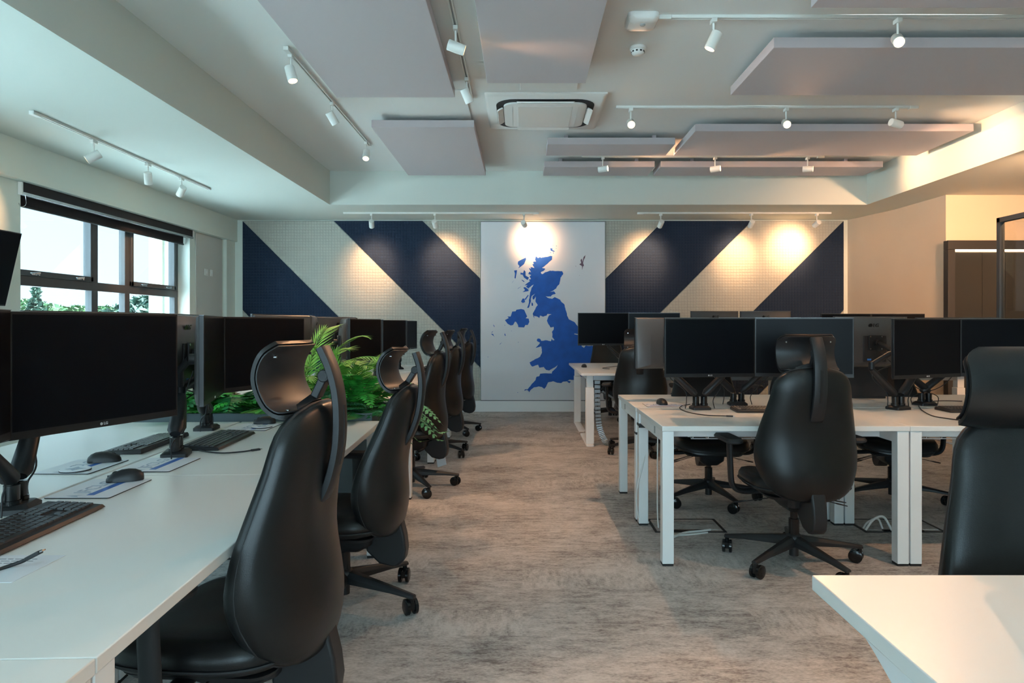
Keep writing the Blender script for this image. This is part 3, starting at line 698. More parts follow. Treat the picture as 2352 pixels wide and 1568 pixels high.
def make_chair():
    r = thing('office_chair', '', 'chair')
    m = MB(); m.loft(back_half(True)); m.build('back_cushion', 'leather', r, smooth=50)
    m = MB(); m.loft(back_half(False)); bc = m.build('back_cover', 'leather', r, smooth=50)
    m = MB(); pts = []
    for k in range(121):
        a = 2*PI*k/120; z = .7225-.334*math.cos(a); w_ = max(outline_w(z), .0)
        pts.append((w_*(1 if math.sin(a) >= 0 else -1)*.985, yc(z)+.055*(w_/.26)**2, z))
    m.tube(pts, .0045, 6); m.build('piping', 'soft_black', bc)
    # seat
    def ring(z, sx, sy, dy=0, e=3.2, dish=0):
        p = []
        for k in range(48):
            a = 2*PI*k/48; c, s = math.cos(a), math.sin(a)
            x = abs(c)**(2/e)*math.copysign(1, c)*sx; y = abs(s)**(2/e)*math.copysign(1, s)*sy
            zz = z - .045*max(0, (y-.10)/.15)**2*(1 if z > .44 else .4) + dish*(x/.25)**2
            p.append((x, y+dy, zz))
        return p
    m = MB(); m.loft([ring(.402, .15, .15, .02), ring(.405, .215, .205, .02), ring(.418, .242, .232, .02), ring(.445, .256, .246, .02), ring(.468, .254, .244, .02), ring(.484, .240, .232, .02, dish=.008), ring(.490, .20, .20, .02, dish=.012), ring(.487, .13, .14, .02, 2.6, .012), ring(.483, .05, .06, .02, 2, .012)])
    st = m.build('seat', 'leather', r, smooth=60)
    m = MB(); m.tube(ring(.4375, .2565, .2465, .02)+[ring(.4375, .2565, .2465, .02)[0]], .004, 6); m.build('piping', 'soft_black', st)
    m = MB(); m.loft([rrect(.19, .19, .06, .385, cy=.02), rrect(.205, .20, .06, .4015, cy=.02)]); m.build('seat_pan', 'black_plastic', r)
    # tilt mechanism and the curved back support
    m = MB(); m.loft([rrect(.05, .085, .02, .30, cy=.0), rrect(.085, .13, .03, .335, cy=-.01), rrect(.09, .14, .03, .383, cy=-.01)]); m.build('tilt_mechanism', 'black_plastic', r)
    prof = bez([(0, -.13, .345), (0, -.20, .335), (0, -.265, .30), (0, -.275, .255)], 5)
    sup = [(-.11, .372), (-.155, .372), (-.185, .385), (-.195, .44), (-.20, .52), (-.245, .52), (-.262, .46), (-.285, .37), (-.292, .31), (-.285, .262), (-.262, .240), (-.225, .232), (-.17, .245), (-.11, .30)]
    m = MB(); m.prism(sup, -.036, .036, 'x'); m.build('back_support', 'black_plastic', r, bevel=.012, seg=3)
    m = MB(); m.cyl((0, 0, .1605), (0, 0, .24), .027, n=20); m.cyl((0, 0, .241), (0, 0, .302), .019, n=20); m.build('gas_column', 'gloss_black', r)
    for a, b in (((.09, .03, .36), (.30, .10, .315)), ((.09, .00, .36), (.31, .05, .31)), ((.09, -.03, .36), (.29, .0, .305))):
        m = MB(); A, B_ = Vector(a), Vector(b); m.tube([A, A.lerp(B_, .6), A.lerp(B_, .72), B_], [.004, .004, .008, .005], 8, .5); m.build('lever', 'black_plastic', r)
    m = MB(); m.tube([(-.09, 0, .36), (-.24, .04, .33), (-.27, .05, .325), (-.30, .06, .32)], [.004, .004, .009, .007], 8, .6); m.build('lever', 'black_plastic', r)
    # arms
    for s in (-1, 1):
        path = bez([(s*.17, .04, .385), (s*.27, .04, .383), (s*.318, .04, .42), (s*.328, .042, .52), (s*.332, .045, .645)], 8)
        m = MB(); m.tube(path, [.026]*len(path), 12, .55, up=(0, 0, 1)) if False else m.tube(path, [.028]*len(path), 12, .5)
        ar = m.build('armrest', 'black_plastic', r)
        m = MB(); m.loft([rrect(.030, .11, .028, .646, cx=s*.332, cy=.062), rrect(.044, .128, .040, .654, cx=s*.332, cy=.062), rrect(.046, .13, .042, .664, cx=s*.332, cy=.062), rrect(.038, .12, .036, .676, cx=s*.332, cy=.062)]); m.build('arm_pad', 'soft_black', ar)
    # headrest stem: curved bar with a slot
    yz = bez([(0, -.236, .785), (0, -.262, .84), (0, -.282, .92), (0, -.288, 1.00), (0, -.283, 1.08), (0, -.265, 1.15), (0, -.240, 1.205)], 5)
    secs = []
    for i, p in enumerate(yz):
        d = (yz[min(i+1, len(yz)-1)]-yz[max(i-1, 0)]).normalized(); nrm = Vector((0, d.z, -d.y)); hw = .033-.003*i/len(yz); th = .013
        if i == 0: hw = .018; th = .006
        secs.append([(p.x+sx*hw, *(p+nrm*sy*th)[1:]) for sx, sy in ((-1, -.6), (-.7, -1), (.7, -1), (1, -.6), (1, .6), (.7, 1), (-.7, 1), (-1, .6))])
    m = MB(); m.loft(secs); sm = m.build('headrest_stem', 'black_plastic', r, bevel=0, smooth=50)
    m = MB()
    for a, b in zip(yz[8:18], yz[9:19]):
        off = Vector((0, -.0135, 0)); m.beam(a+off, b+off, .012, .003, up=(0, 1, 0))
    m.build('slot', 'logo_dark', sm)
    m = MB()
    m.cyl((-.026, -.250, 1.128), (.026, -.250, 1.128), .017, n=20)
    m.beam((0, -.250, 1.128), (0, -.222, 1.068), .046, .022, up=(1, 0, 0)) if False else m.beam((0, -.250, 1.128), (0, -.222, 1.070), .044, .022)
    m.beam((0, -.276, 1.128), (0, -.245, 1.128), .03, .02)
    br = m.build('headrest_bracket', 'black_plastic', r, bevel=.003)
    
    for s_ in (-1, 1): m = MB(); m.cyl((s_*.0262, -.250, 1.128), (s_*.0285, -.250, 1.128), .012, n=20); m.build('pivot_cap', 'soft_black', br)
    m = MB(); m.loft([[(x, -.225+dy, 1.062+dz) for x, dy, dz in ((-.03, 0, 0), (.03, 0, 0), (.03, .01, .016), (-.03, .01, .016))], [(x, -.205+dy, 1.044+dz) for x, dy, dz in ((-.085, 0, 0), (.085, 0, 0), (.085, .004, .014), (-.085, .004, .014))]]); m.build('headrest_strap', 'black_plastic', r)
    # headrest: C-profile pad, convex to the front
    prof = bez([(-.088, .002), (-.055, -.004), (-.026, .018), (-.008, .055), (0, .090), (-.006, .122), (-.024, .152), (-.050, .172)], 3) if False else None
    P2 = bez([(-.090, .004, 0), (-.058, .002, 0), (-.028, .020, 0), (-.008, .055, 0), (0, .090, 0), (-.006, .124, 0), (-.022, .152, 0), (-.046, .174, 0)], 3)
    P2 = [(p.x, p.y) for p in P2]
    def pad(o0, o1, hw0, grow):
        rows = []; n = len(P2)
        for i in range(n):
            d = Vector((P2[min(i+1, n-1)][0]-P2[max(i-1, 0)][0], P2[min(i+1, n-1)][1]-P2[max(i-1, 0)][1])).normalized(); nr = Vector((d.y, -d.x))
            e = abs(2*i/(n-1)-1); ww = hw0*(1-.20*max(0, (e-.62)/.38)**2)+grow
            row = []; inn = []
            for k in range(19):
                u = math.sin(PI/2*(-1+2*k/18)); fw = .030*u*u
                puff = (1-abs(u)**4)*(1-e**6)
                q = Vector(P2[i]) + nr*(o0+(o1-o0)*(.45+.55*puff)); q0 = Vector(P2[i])+nr*o0
                row.append((ww*u, -.153+q.x+fw, 1.040+q.y)); inn.append((ww*u, -.153+q0.x+fw, 1.040+q0.y))
            rows.append(row+inn[::-1])
        return rows
    m = MB(); m.loft(pad(.004, .026, .150, 0)); hr = m.build('headrest', 'leather', r, smooth=50)
    m = MB(); m.loft(pad(-.004, .0025, .150, .003)); m.build('headrest_shell', 'black_plastic', hr, smooth=50)
    for sx in (-.115, .115):
        for i in (4, 17):
            q = P2[i]; m = MB(); m.cyl((sx, -.153+q[0]+.018, 1.04+q[1]), (sx, -.153+q[0]+.006, 1.04+q[1]), .004, n=10); m.build('screw', 'silver', hr)
    # five star base
    m = MB(); m.lathe([(.036, .095), (.042, .105), (.042, .145), (.032, .158), (.028, .16)], n=24); m.cyl((0, 0, .045), (0, 0, .0945), .024, n=18); m.build('base_hub', 'black_plastic', r)
    for k in range(5):
        a = 2*PI*k/5; c, s = math.cos(a), math.sin(a); px_, py_ = -s, c; rings = []
        for q, zt_, zb_, hw in ((.030, .152, .100, .030), (.12, .138, .096, .026), (.26, .114, .088, .020), (.345, .098, .078, .016), (.368, .094, .078, .014)):
            rings.append([(c*q+px_*hw*i, s*q+py_*hw*i, z_) for i, z_ in ((-1, zb_), (1, zb_), (1, zb_+(zt_-zb_)*.55), (.45, zt_), (-.45, zt_), (-1, zb_+(zt_-zb_)*.55))])
        m = MB(); m.loft(rings); lg = m.build('base_leg', 'black_plastic', r, bevel=.002)
        cx, cy = c*.355, s*.355; b = a+[.9, 2.2, .3, 1.6, 2.9][k]; wx, wy = math.cos(b), math.sin(b); ox, oy = -wy*.018, wx*.018
        m = MB()
        m.cyl((cx, cy, .052), (cx, cy, .080), .011, n=12)
        m.beam((cx+ox-wx*.012, cy+oy-wy*.012, .043), (cx+ox+wx*.012, cy+oy+wy*.012, .043), .052, .032)
        for sd in (-1, 1):
            p0 = Vector((cx+ox+wx*.010*sd, cy+oy+wy*.010*sd, .035)); p1 = Vector((cx+ox+wx*.027*sd, cy+oy+wy*.029*sd, .035))
            m.tube([p0, p0.lerp(p1, .1), p0.lerp(p1, .8), p1], [.031, .035, .035, .027], 20)
        m.build('caster', 'gloss_black', lg, smooth=50)
    return r
CH = make_chair(); CU = []
g = None
deg = math.radians
def chair(x, y, face, lab, base=0, drop=0, arms=True, recline=0):
    """face: direction the sitter would look; base: world direction of one base leg; drop: seat lowered by"""
    o = spawn(CH, CU, (x, y, 0), deg(face-90), lab)
    for c in list(o.children):
        n = c.name.split('.')[0]
        if n == 'base_leg': c.rotation_euler = (0, 0, deg(base-(face-90)))
        elif n in ('base_hub', 'gas_column'): pass
        elif n == 'armrest' and not arms:
            for g in list(c.children): bpy.data.objects.remove(g)
            bpy.data.objects.remove(c)
        else: c.location.z = -drop
        if recline and n in ('back_cushion', 'back_cover', 'headrest_stem', 'headrest_bracket', 'headrest_strap', 'headrest'):
            p = Vector((0, -.16, .42)); q = p - Matrix.Rotation(deg(recline), 3, 'X') @ p
            c.rotation_euler = (deg(recline), 0, 0); c.location = (0, q.y, q.z-drop)
    return o
chair(-.785, 1.86, 176, 'large black leather office chair in the left foreground', -20, 0)
chair(-.81, 3.07, 176, 'black office chair second from the camera along the left desks', -22, .05, recline=6.5)
c3 = chair(-.86, 5.24, 172, 'black office chair at the desk just beyond the planter', 12, 0)
chair(-.86, 6.60, 172, 'black office chair fourth from the camera along the aisle', -37, .01)
chair(-.84, 7.92, 172, 'farthest black office chair on the left of the aisle, by the back wall', 20, 0)
chair(1.44, 3.58, 93, 'black leather office chair seen from behind at the right block', 2, .005)
chair(1.34, 4.86, 268, 'black office chair tucked under the rear desk opposite, facing the camera', 213, .03)
chair(2.66, 4.86, 262, 'black office chair tucked under the rear desk of the laptop', 264, .03)
chair(1.17, 6.72, 80, 'black office chair with its back behind the grey backed monitor', 135, 0)
c10 = chair(1.18, 9.08, 275, 'black office chair behind the far right desk, before the wall', 215, 0)
chair(2.62, 6.60, 95, 'black office chair at the middle far desk, mostly hidden', 10, 0)
for c_, loc in ((c3, (.12, -.20, .22)), (c10, (.20, .12, .24))):
    m = MB(); m.box(-.045, .045, -.001, .001, -.07, .06); m.beam((0, 0, .06), (0, 0, .12), .003, .003)
    tg = m.build('paper_tag', 'paper', c_); tg.location = loc; tg.rotation_euler = (.2, .35, 1.2)
o = chair(1.255, 1.475, 262, 'black leather office chair facing the camera, cut by the right edge', 30, .012)
for c in o.children:
    if c.name.split('.')[0] == 'headrest': c.scale.x = 1.33
# ---------------------------------------------------------------- monitors
MW, MH = .553, .352
def make_monitor():
    """bottom centre at the origin, display towards -y"""
    r = thing('monitor', '', 'monitor')
    m = MB(); W = MW/2; m.box(-W, W, -.012, .006, 0, MH); m.build('bezel', 'bezel', r, bevel=.0015)
    MB().box(-W+.007, W-.007, -.0128, -.0121, .022, MH-.007).build('display', 'screen', r)
    MB().box(-W-.0004, W+.0004, -.0128, .0055, MH+.0002, MH+.0014).build('top_edge', 'alu', r)
    m = MB()
    def rr(x, z0, z1, y): return [(-x, y, z0), (x, y, z0), (x, y, z1), (-x, y, z1)]
    m.loft([rr(W-.002, .002, MH-.002, .0062), rr(W-.012, .006, MH-.008, .018), rr(W-.10, .03, MH-.10, .038), rr(W-.11, .035, MH-.11, .040)]); sh = m.build('rear_shell', 'shell', r, bevel=.002)
    m = MB(); m.box(-.085, .085, .0402, .048, .04, .22); m.build('rear_cover', 'shell_dark', sh, bevel=.002)
    m = MB(); m.box(.03, .06, .0482, .049, .05, .062); m.build('rating_label', 'blue_label', sh)
    m = MB(); Mx = Matrix.Translation((.006, -.0125, .0105)) @ Matrix.Rotation(PI/2, 4, 'X'); text_mb('LG', .0115, m, Mx, .0003)
    m.cyl((-.0085, -.0122, .0105), (-.0085, -.0128, .0105), .0044, n=16); m.build('logo', 'logo_light', r)
    m = MB(); Mx = Matrix.Translation((-.016, .034, MH-.062)) @ Matrix.Rotation(PI, 4, 'Z') @ Matrix.Rotation(PI/2+.33, 4, 'X'); text_mb('LG', .036, m, Mx, .0006, .0012)
    Mc = Matrix.Translation((.026, .034, MH-.062)) @ Matrix.Rotation(-.33, 4, 'X'); m.T = Mc; m.cyl((0, -.001, 0), (0, .0012, 0), .0145, n=20); m.T = Matrix.Identity(4)
    m.build('rear_logo', 'logo_dark', sh)
    return r
MON = make_monitor(); MU = []
def monitor(p0, p1, zb, lab, back=False, tilt=0):
    """p0, p1: ends of the monitor, left then right as its user sees it"""
    a, b = Vector((p0[0], p0[1], 0)), Vector((p1[0], p1[1], 0)); c = (a+b)/2; d = b-a
    o = spawn(MON, MU, (c.x, c.y, zb), math.atan2(d.y, d.x), lab)
    if tilt: o.rotation_euler = (tilt, 0, math.atan2(d.y, d.x))
    return Vector((c.x, c.y, zb)), math.atan2(d.y, d.x)
def arm(base, zt, targets, lab, low=.965):
    """clamp base on a desk with one sprung arm per monitor; target = (centre, yaw)"""
    bx, by = base; t = thing('monitor_stand', lab, 'monitor stand', (bx, by, zt))
    yaw = targets[0][1]; R = Matrix.Rotation(yaw, 4, 'Z')
    m = MB(); m.T = R; m.loft([rrect(.058, .05, .012, .0), rrect(.058, .05, .012, .014), rrect(.045, .04, .012, .024)]); m.build('clamp_base', 'black_plastic', t)
    n = len(targets)
    for i, (c, yw) in enumerate(targets):
        back = Vector((-math.sin(yw), math.cos(yw), 0)); tgt = c + back*.052 - Vector((bx, by, zt)); tgt.z = c.z+.172-zt
        side = Vector((math.cos(yaw), math.sin(yaw), 0)); off = side*(.026*(2*i-(n-1)) if n > 1 else 0)
        p0 = off + Vector((0, 0, .0245)); p1 = p0 + Vector((0, 0, .055))
        m = MB(); m.tube([p0, p0+Vector((0, 0, .012)), p0+Vector((0, 0, .013)), p1], [.024, .024, .020, .020], 18); ps = m.build('post', 'gloss_black', t, smooth=30)
        lat = (tgt-Vector((0, 0, tgt.z))).dot(side); kn = side*(.20 if lat > 0 else -.20)*(1 if n > 1 else .3) + Vector((-math.sin(yaw), math.cos(yaw), 0))*.02; kn.z = low-zt
        m = MB(); q0 = p1 + Vector((0, 0, .012)); dq = (kn-q0)
        m.tube([q0, q0+dq*.10, q0+dq*.85, kn], [.020, .031, .025, .019], 10, .75); m.build('lower_arm', 'black_plastic', t, smooth=50)
        m = MB(); up2 = tgt + back*.035; m.cyl(kn, kn+Vector((0, 0, .045)), .018, n=16); m.tube([kn+Vector((0, 0, .03)), (kn+up2)/2+back*.02+Vector((0, 0, .03)), up2], [.014, .017, .014], 10); m.build('upper_arm', 'black_plastic', t, smooth=50)
        m = MB(); m.T = Matrix.Translation(tgt) @ Matrix.Rotation(yw, 4, 'Z'); m.box(-.052, .052, -.003, .0045, -.052, .052); m.cyl((0, .005, 0), (0, .036, 0), .022, n=16); pl = m.build('mount_plate', 'black_plastic', t, bevel=.002)
        m = MB(); m.T = Matrix.Translation(tgt) @ Matrix.Rotation(yw, 4, 'Z')
        for sx in (-.042, .042):
            for sz in (-.042, .042): m.cyl((sx, .0047, sz), (sx, .0075, sz), .006, n=10)
        m.build('screw', 'silver', pl)
        m = MB(); cc = bez([tgt+back*.02+Vector((0, 0, -.05)), kn+Vector((.01, .0, -.03)), (kn+p1)/2+Vector((.02, .01, -.05)), off+side*.06*(1 if i else -1)+Vector((0, 0, .06)), off+side*.068*(1 if i else -1)+Vector((0, 0, .004))], 6); m.tube(cc, .0028, 6); m.build('cable', 'soft_black', t)
    return t
def xy(px, py, z=.735):
    p = at(px, py, z=z); return (p.x, p.y)
ZB = .95
# left block, aisle side (displays towards the chairs)
A1 = monitor((-1.24, 1.31), (-1.405, 1.835), ZB+.004, 'monitor cut off at the left photo edge, joining the big left one')
A2 = monitor((-1.403, 1.842), (-1.215, 2.352), ZB, 'largest black monitor in the left foreground')
arm((-1.45, 1.93), .735, [A1, A2], 'black pole arm behind the large left monitor')
A3 = monitor((-1.235, 2.59), (-1.39, 3.115), ZB, 'black monitor angled away, between the large one and the first chair headrest')
A4 = monitor((-1.388, 3.122), (-1.185, 3.635), ZB, 'black monitor just behind the headrest of the nearest chair')
arm((-1.405, 2.74), .735, [A3, A4], 'black dual monitor arm on the left desk, right of the large monitor')
# window side of that block (backs towards us)
A5 = monitor((-1.535, 2.80), (-1.69, 2.30), ZB+.012, 'monitor seen only as a dark top strip behind the large left one')
A6 = monitor((-1.60, 3.36), (-1.53, 2.81), ZB+.012, 'monitor with its pinkish rear shell and logo right of the large left one')
arm((-1.60, 3.42), .735, [A6, A5], 'dark monitor arm on the window side desk in front of the ferns')
A7 = monitor((-1.56, 2.12), (-1.53, 1.60), ZB-.035, 'low dark monitor glimpsed beneath the large left one')
arm((-1.60, 1.75), .735, [A7], 'monitor arm on the window side desk nearest the camera', .93)
# block beyond the planter
B1 = monitor((-1.27, 4.93), (-1.45, 5.44), ZB+.01, 'narrow angled monitor above the palm leaves beyond the planter')
B2 = monitor((-1.448, 5.45), (-1.262, 5.97), ZB+.01, 'dark monitor above the fern, beyond the planter')
arm((-1.47, 5.40), .735, [B1, B2], 'monitor arm on the nearest desk beyond the planter')
B3 = monitor((-1.30, 6.24), (-1.45, 6.75), ZB+.01, 'angled monitor second along beyond the planter')
B4 = monitor((-1.448, 6.76), (-1.27, 7.27), ZB+.01, 'dark monitor right of the fern one, farther along the row')
arm((-1.47, 6.75), .735, [B3, B4], 'monitor arm on the middle desk beyond the planter')
B5 = monitor((-1.30, 7.55), (-1.435, 8.07), ZB+.01, 'angled monitor at the far end of the row beyond the planter')
B6 = monitor((-1.433, 8.08), (-1.36, 8.62), ZB+.01, 'farthest monitor on the left, in front of the beige felt')
arm((-1.47, 8.05), .735, [B5, B6], 'monitor arm on the farthest left desk')
B7 = monitor((-1.52, 4.80), (-1.72, 4.30), ZB+.03, 'dark monitor strip behind the left pair, before the navy felt')
B8 = monitor((-1.64, 5.32), (-1.518, 4.81), ZB+.03, 'monitor with brown lit rear shell, left of two beyond the planter')
arm((-1.62, 4.95), .735, [B8, B7], 'monitor arm on the window side just beyond the planter')
B9 = monitor((-1.52, 6.12), (-1.72, 5.62), ZB+.03, 'monitor with brown lit rear shell, right of two beyond the planter')
B10 = monitor((-1.64, 6.64), (-1.518, 6.13), ZB+.03, 'monitor hidden behind the dark one above the fern')
arm((-1.62, 6.15), .735, [B10, B9], 'monitor arm on the window side farther beyond the planter')
# right block, aisle end
C1 = monitor((.848, 4.03), (1.397, 4.07), ZB+.002, 'left monitor of the pair behind the chair in the right block')
C2 = monitor((1.402, 4.07), (1.94, 3.96), ZB+.004, 'right monitor of the pair, partly behind the chair headrest')
arm((1.115, 4.24), .735, [C1, C2], 'dual monitor arm with splayed arms on the near right desk', .99)
C3 = monitor((2.165, 3.94), (2.665, 4.13), ZB-.002, 'monitor with the bright left edge, second pair of the right block')
C4 = monitor((2.675, 4.13), (3.22, 4.03), ZB, 'monitor running off the right edge of the photo')
arm((2.36, 4.24), .735, [C3, C4], 'dual monitor arm with splayed arms, second along the right block', .99)
D1 = monitor((1.315, 4.74), (.765, 4.62), ZB+.012, 'grey backed monitor peeking out left of the right pair')
D2 = monitor((1.92, 4.66), (1.37, 4.70), ZB+.012, 'monitor whose top edge shows above the right pair')
arm((1.42, 4.46), .735, [D2, D1], 'monitor arm of the rear desk opposite the mouse', .99)
D3 = monitor((2.70, 4.74), (2.15, 4.66), ZB+.02, 'dark backed monitor with raised logo and blue sticker')
D4 = monitor((3.29, 4.66), (2.74, 4.70), ZB+.012, 'monitor whose top edge shows above the two right monitors')
arm((2.66, 4.46), .735, [D3, D4], 'monitor arm of the rear laptop desk', .99)
# far right row
E1 = monitor((.60, 7.30), (1.15, 7.34), ZB+.09, 'far monitor standing in front of the map')
E2 = monitor((1.155, 7.34), (1.70, 7.30), ZB+.09, 'far monitor right of the one before the map')
arm((1.17, 7.62), .765, [E1, E2], 'monitor arm on the far desk before the map', 1.02)
E3 = monitor((2.45, 7.62), (1.87, 7.56), ZB+.115, 'far monitor back before the beige felt, left half')
E4 = monitor((3.0, 7.56), (2.46, 7.62), ZB+.115, 'far monitor back before the navy felt, right half')
arm((2.46, 7.45), .765, [E4, E3], 'monitor arm of the far middle desk', 1.02)
E5 = monitor((3.20, 7.24), (3.75, 7.28), ZB+.08, 'far right monitor strip before the cream wall, left half')
E6 = monitor((3.76, 7.28), (4.31, 7.24), ZB+.08, 'far right monitor strip before the cream wall, right half')
arm((3.75, 7.55), .765, [E5, E6], 'monitor arm of the far right end desk', 1.02)
# ---------------------------------------------------------------- keyboards, mice, mats, cables
def make_keyboard():
    r = thing('keyboard', '', 'keyboard'); W, D = .222, .082
    sec = [(-D, .004), (-D+.006, .012), (-.056, .0135), (D-.004, .022), (D, .018), (D, .004), (D-.004, .001), (-D+.006, .001)]
    m = MB(); rings = []
    for x in (-W, -W+.006, W-.006, W): e = .7 if abs(x) == W else 1; rings.append([(x, y, .001+(z-.001)*e) for y, z in sec])
    m.loft(rings); m.build('case', 'black_plastic', r, smooth=30)
    m = MB()
    def key(x0, x1, y0, y1):
        z = .0135+(y0+.056)*.0615; z2 = .0135+(y1+.056)*.0615
        m.add([(x0, y0, z-.002), (x1, y0, z-.002), (x1, y1, z2-.002), (x0, y1, z2-.002), (x0+.0015, y0+.001, z+.0045), (x1-.0015, y0+.001, z+.0045), (x1-.0015, y1-.002, z2+.0045), (x0+.0015, y1-.002, z2+.0045)], [(0, 1, 5, 4), (1, 2, 6, 5), (2, 3, 7, 6), (3, 0, 4, 7), (4, 5, 6, 7)])
    p = .019
    for row in range(6):
        y0 = -.054+row*.0205; x = -W+.012; n = 15; off = (0, .0, .004, .002, 0, 0)[row]
        if row == 0:
            for wd in (1.3, 1.2, 1.2, 5.8, 1.2, 1.2, 1.2, 1.9): key(x, x+wd*p-.0016, y0, y0+.0185); x += wd*p
        else:
            fw = (0, 2.2, 1.8, 1.5, 1.0, 1.0)[row]; key(x, x+fw*p-.0016, y0, y0+.0185); x += fw*p
            while x < .068: key(x, min(x+p, .072)-.0016, y0, y0+.0185); x += p
        for a, b, n in ((.078, .134, 3), (.140, W-.008, 4)):
            if a < .1 and row == 2: continue
            st = (b-a)/n
            for k in range(n):
                if a < .1 and row == 1 and k != 1: continue
                if a > .1 and row == 5: continue
                key(a+k*st, a+(k+1)*st-.0016, y0, y0+.0185)
    m.build('keys', 'key_black', r, smooth=20)
    m = MB(); m.box(-.20, -.185, .066, .07, .021, .0215); m.build('badge', 'logo_light', r)
    return r
def make_mouse():
    r = thing('computer_mouse', '', 'mouse'); rows = []
    prof = [(-.056, .0, .012), (-.054, .018, .020), (-.045, .027, .029), (-.030, .031, .036), (-.010, .0315, .0385), (.010, .030, .037), (.030, .0285, .030), (.045, .025, .021), (.053, .018, .013), (.056, .006, .008)]
    for y, w_, h in prof:
        w_ = max(w_, .004); rows.append([(w_*math.cos(a), y, .0015+h*max(0, math.sin(a))**.75) for a in [PI*k/14 for k in range(15)]] + [(w_*.92, y, .0008), (-w_*.92, y, .0008)][::-1])
    m = MB(); m.loft(rows); m.build('shell', 'black_plastic', r, smooth=70)
    m = MB(); m.T = Matrix.Translation((0, .028, .0235)); m.lathe([(.0, -.0035), (.010, -.0035), (.0115, 0), (.010, .0035), (.0, .0035)], n=18, axis='x'); m.build('scroll_wheel', 'rubber', r)
    m = MB(); m.box(-.0004, .0004, .036, .052, .012, .022); m.build('button_split', 'logo_dark', r)
    return r
def make_mat():
    r = thing('mouse_mat', '', 'mouse mat')
    m = MB(); m.loft([rrect(.125, .10, .008, 0), rrect(.125, .10, .008, .0025)]); m.build('base', 'soft_black', r)
    m = MB(); m.loft([rrect(.1245, .0995, .008, .0026), rrect(.1245, .0995, .008, .0032)]); m.build('printed_face', 'paper', r)
    MB().box(-.095, .12, -.036, -.012, .0033, .0035).build('blue_stripe', 'print_blue', r)
    m = MB(); text_mb('JFCLG', .062, m, Matrix.Translation((.012, .022, .0034)), .0001); m.prism([(-.120, -.002), (-.104, .046), (-.092, -.002), (-.104, .01)], .0034, .0035); m.build('lettering', 'print_grey', r)
    return r
def make_coaster():
    r = thing('coaster', '', 'coaster'); m = MB(); m.lathe([(.05, 0), (.05, .005), (.049, .006), (.001, .006)], n=36); m.build('disc', 'paper', r)
    m = MB(); m.lathe([(.0505, .0), (.0505, .004)], n=36); m.build('rim', 'soft_black', r)
    m = MB()
    for k in range(4): m.T = Matrix.Rotation(k*PI/2+.3, 4, 'Z'); m.prism([(0, .006), (.012, .012), (.034, 0), (.012, -.012)], .0061, .0066)
    m.build('compass_print', 'print_grey', r); return r
KB, KU = make_keyboard(), []; MO, MOU = make_mouse(), []; MT, MTU = make_mat(), []; CS, CSU = make_coaster(), []
H = .7353
FX = deg(90)     # users on the aisle side look towards the windows
def kb(x, y, rz, lab, z=H): spawn(KB, KU, (x, y, z), rz, lab)
kb(-1.285, 1.735, FX+deg(2), 'black keyboard in the left foreground')
kb(-1.37, 3.06, FX+deg(3), 'black keyboard under the angled monitor of the second chair')
kb(-1.655, 2.98, -FX+deg(3), 'black keyboard behind the dual monitor arm, window side')
kb(1.52, 4.14, deg(-2), 'black keyboard left of the chair on the right block')
kb(2.80, 4.14, 0, 'black keyboard left of the chair cut by the right edge')
kb(1.24, 7.22, 0, 'black keyboard on the far desk before the map', .7653)
kb(-1.12, 8.15, FX, 'black keyboard on the farthest left desk')
def mmat(x, y, rz, lab, z=H): spawn(MT, MTU, (x, y, z), rz, lab)
def mouse(x, y, rz, lab, z=H): spawn(MO, MOU, (x, y, z), rz, lab)
mmat(-1.365, 2.185, FX+deg(1), 'white mouse mat with blue stripe at the end of the foreground keyboard')
mouse(-1.345, 2.285, FX+deg(25), 'black mouse nearest the camera on the left desk', H+.0036)
mmat(-1.375, 2.555, FX+deg(1), 'white mouse mat with blue stripe in front of the dual arm base')
mmat(-1.64, 2.52, FX, 'pale mouse mat across the desk seam, under the coaster')
mouse(-1.61, 2.60, -FX+deg(20), 'black mouse behind the round coaster, window side', H+.0036)
spawn(CS, CSU, (-1.62, 2.445, H+.0036), 0, 'round coaster on the mat across the desk seam')
mmat(-1.385, 3.50, FX, 'mouse mat on the left desk next to the planter')
mouse(-1.375, 3.60, FX+deg(10), 'black mouse behind the first chair headrest, next to the planter', H+.0036)
spawn(CS, CSU, (-1.34, 3.47, H+.0036), 1, 'round coaster behind the first chair headrest')
mmat(.93, 4.44, 0, 'mouse mat at the aisle corner of the right block')
mouse(.925, 4.47, deg(185), 'brownish mouse at the aisle corner of the right block', H+.0036)
mouse(.725, 7.92, deg(180), 'mouse at the aisle corner of the far right desk', .7653)
mouse(-1.14, 7.72, FX, 'mouse on the farthest left desk', H)
# open laptop on the rear desk
def make_laptop():
    r = thing('laptop', '', 'laptop'); m = MB(); m.loft([rrect(.18, .122, .01, .002), rrect(.18, .122, .01, .016)]); m.build('base', 'soft_black', r)
    MB().box(-.155, .155, -.02, .09, .0161, .0175).build('keys', 'logo_dark', r)
    m = MB(); m.T = Matrix.Translation((0, .122, .016)) @ Matrix.Rotation(-.12, 4, 'X'); m.box(-.18, .18, 0, .007, 0, .235); ld = m.build('lid', 'soft_black', r, bevel=.002)
    m = MB(); m.T = Matrix.Translation((0, .122, .016)) @ Matrix.Rotation(-.12, 4, 'X'); m.box(-.172, .172, -.0006, -.0001, .012, .228); m.build('display', 'screen', ld); return r
LT, LU = make_laptop(), []
spawn(LT, LU, (2.44, 4.98, H), PI-.05, 'dark laptop open on the rear desk, between the two monitor pairs')
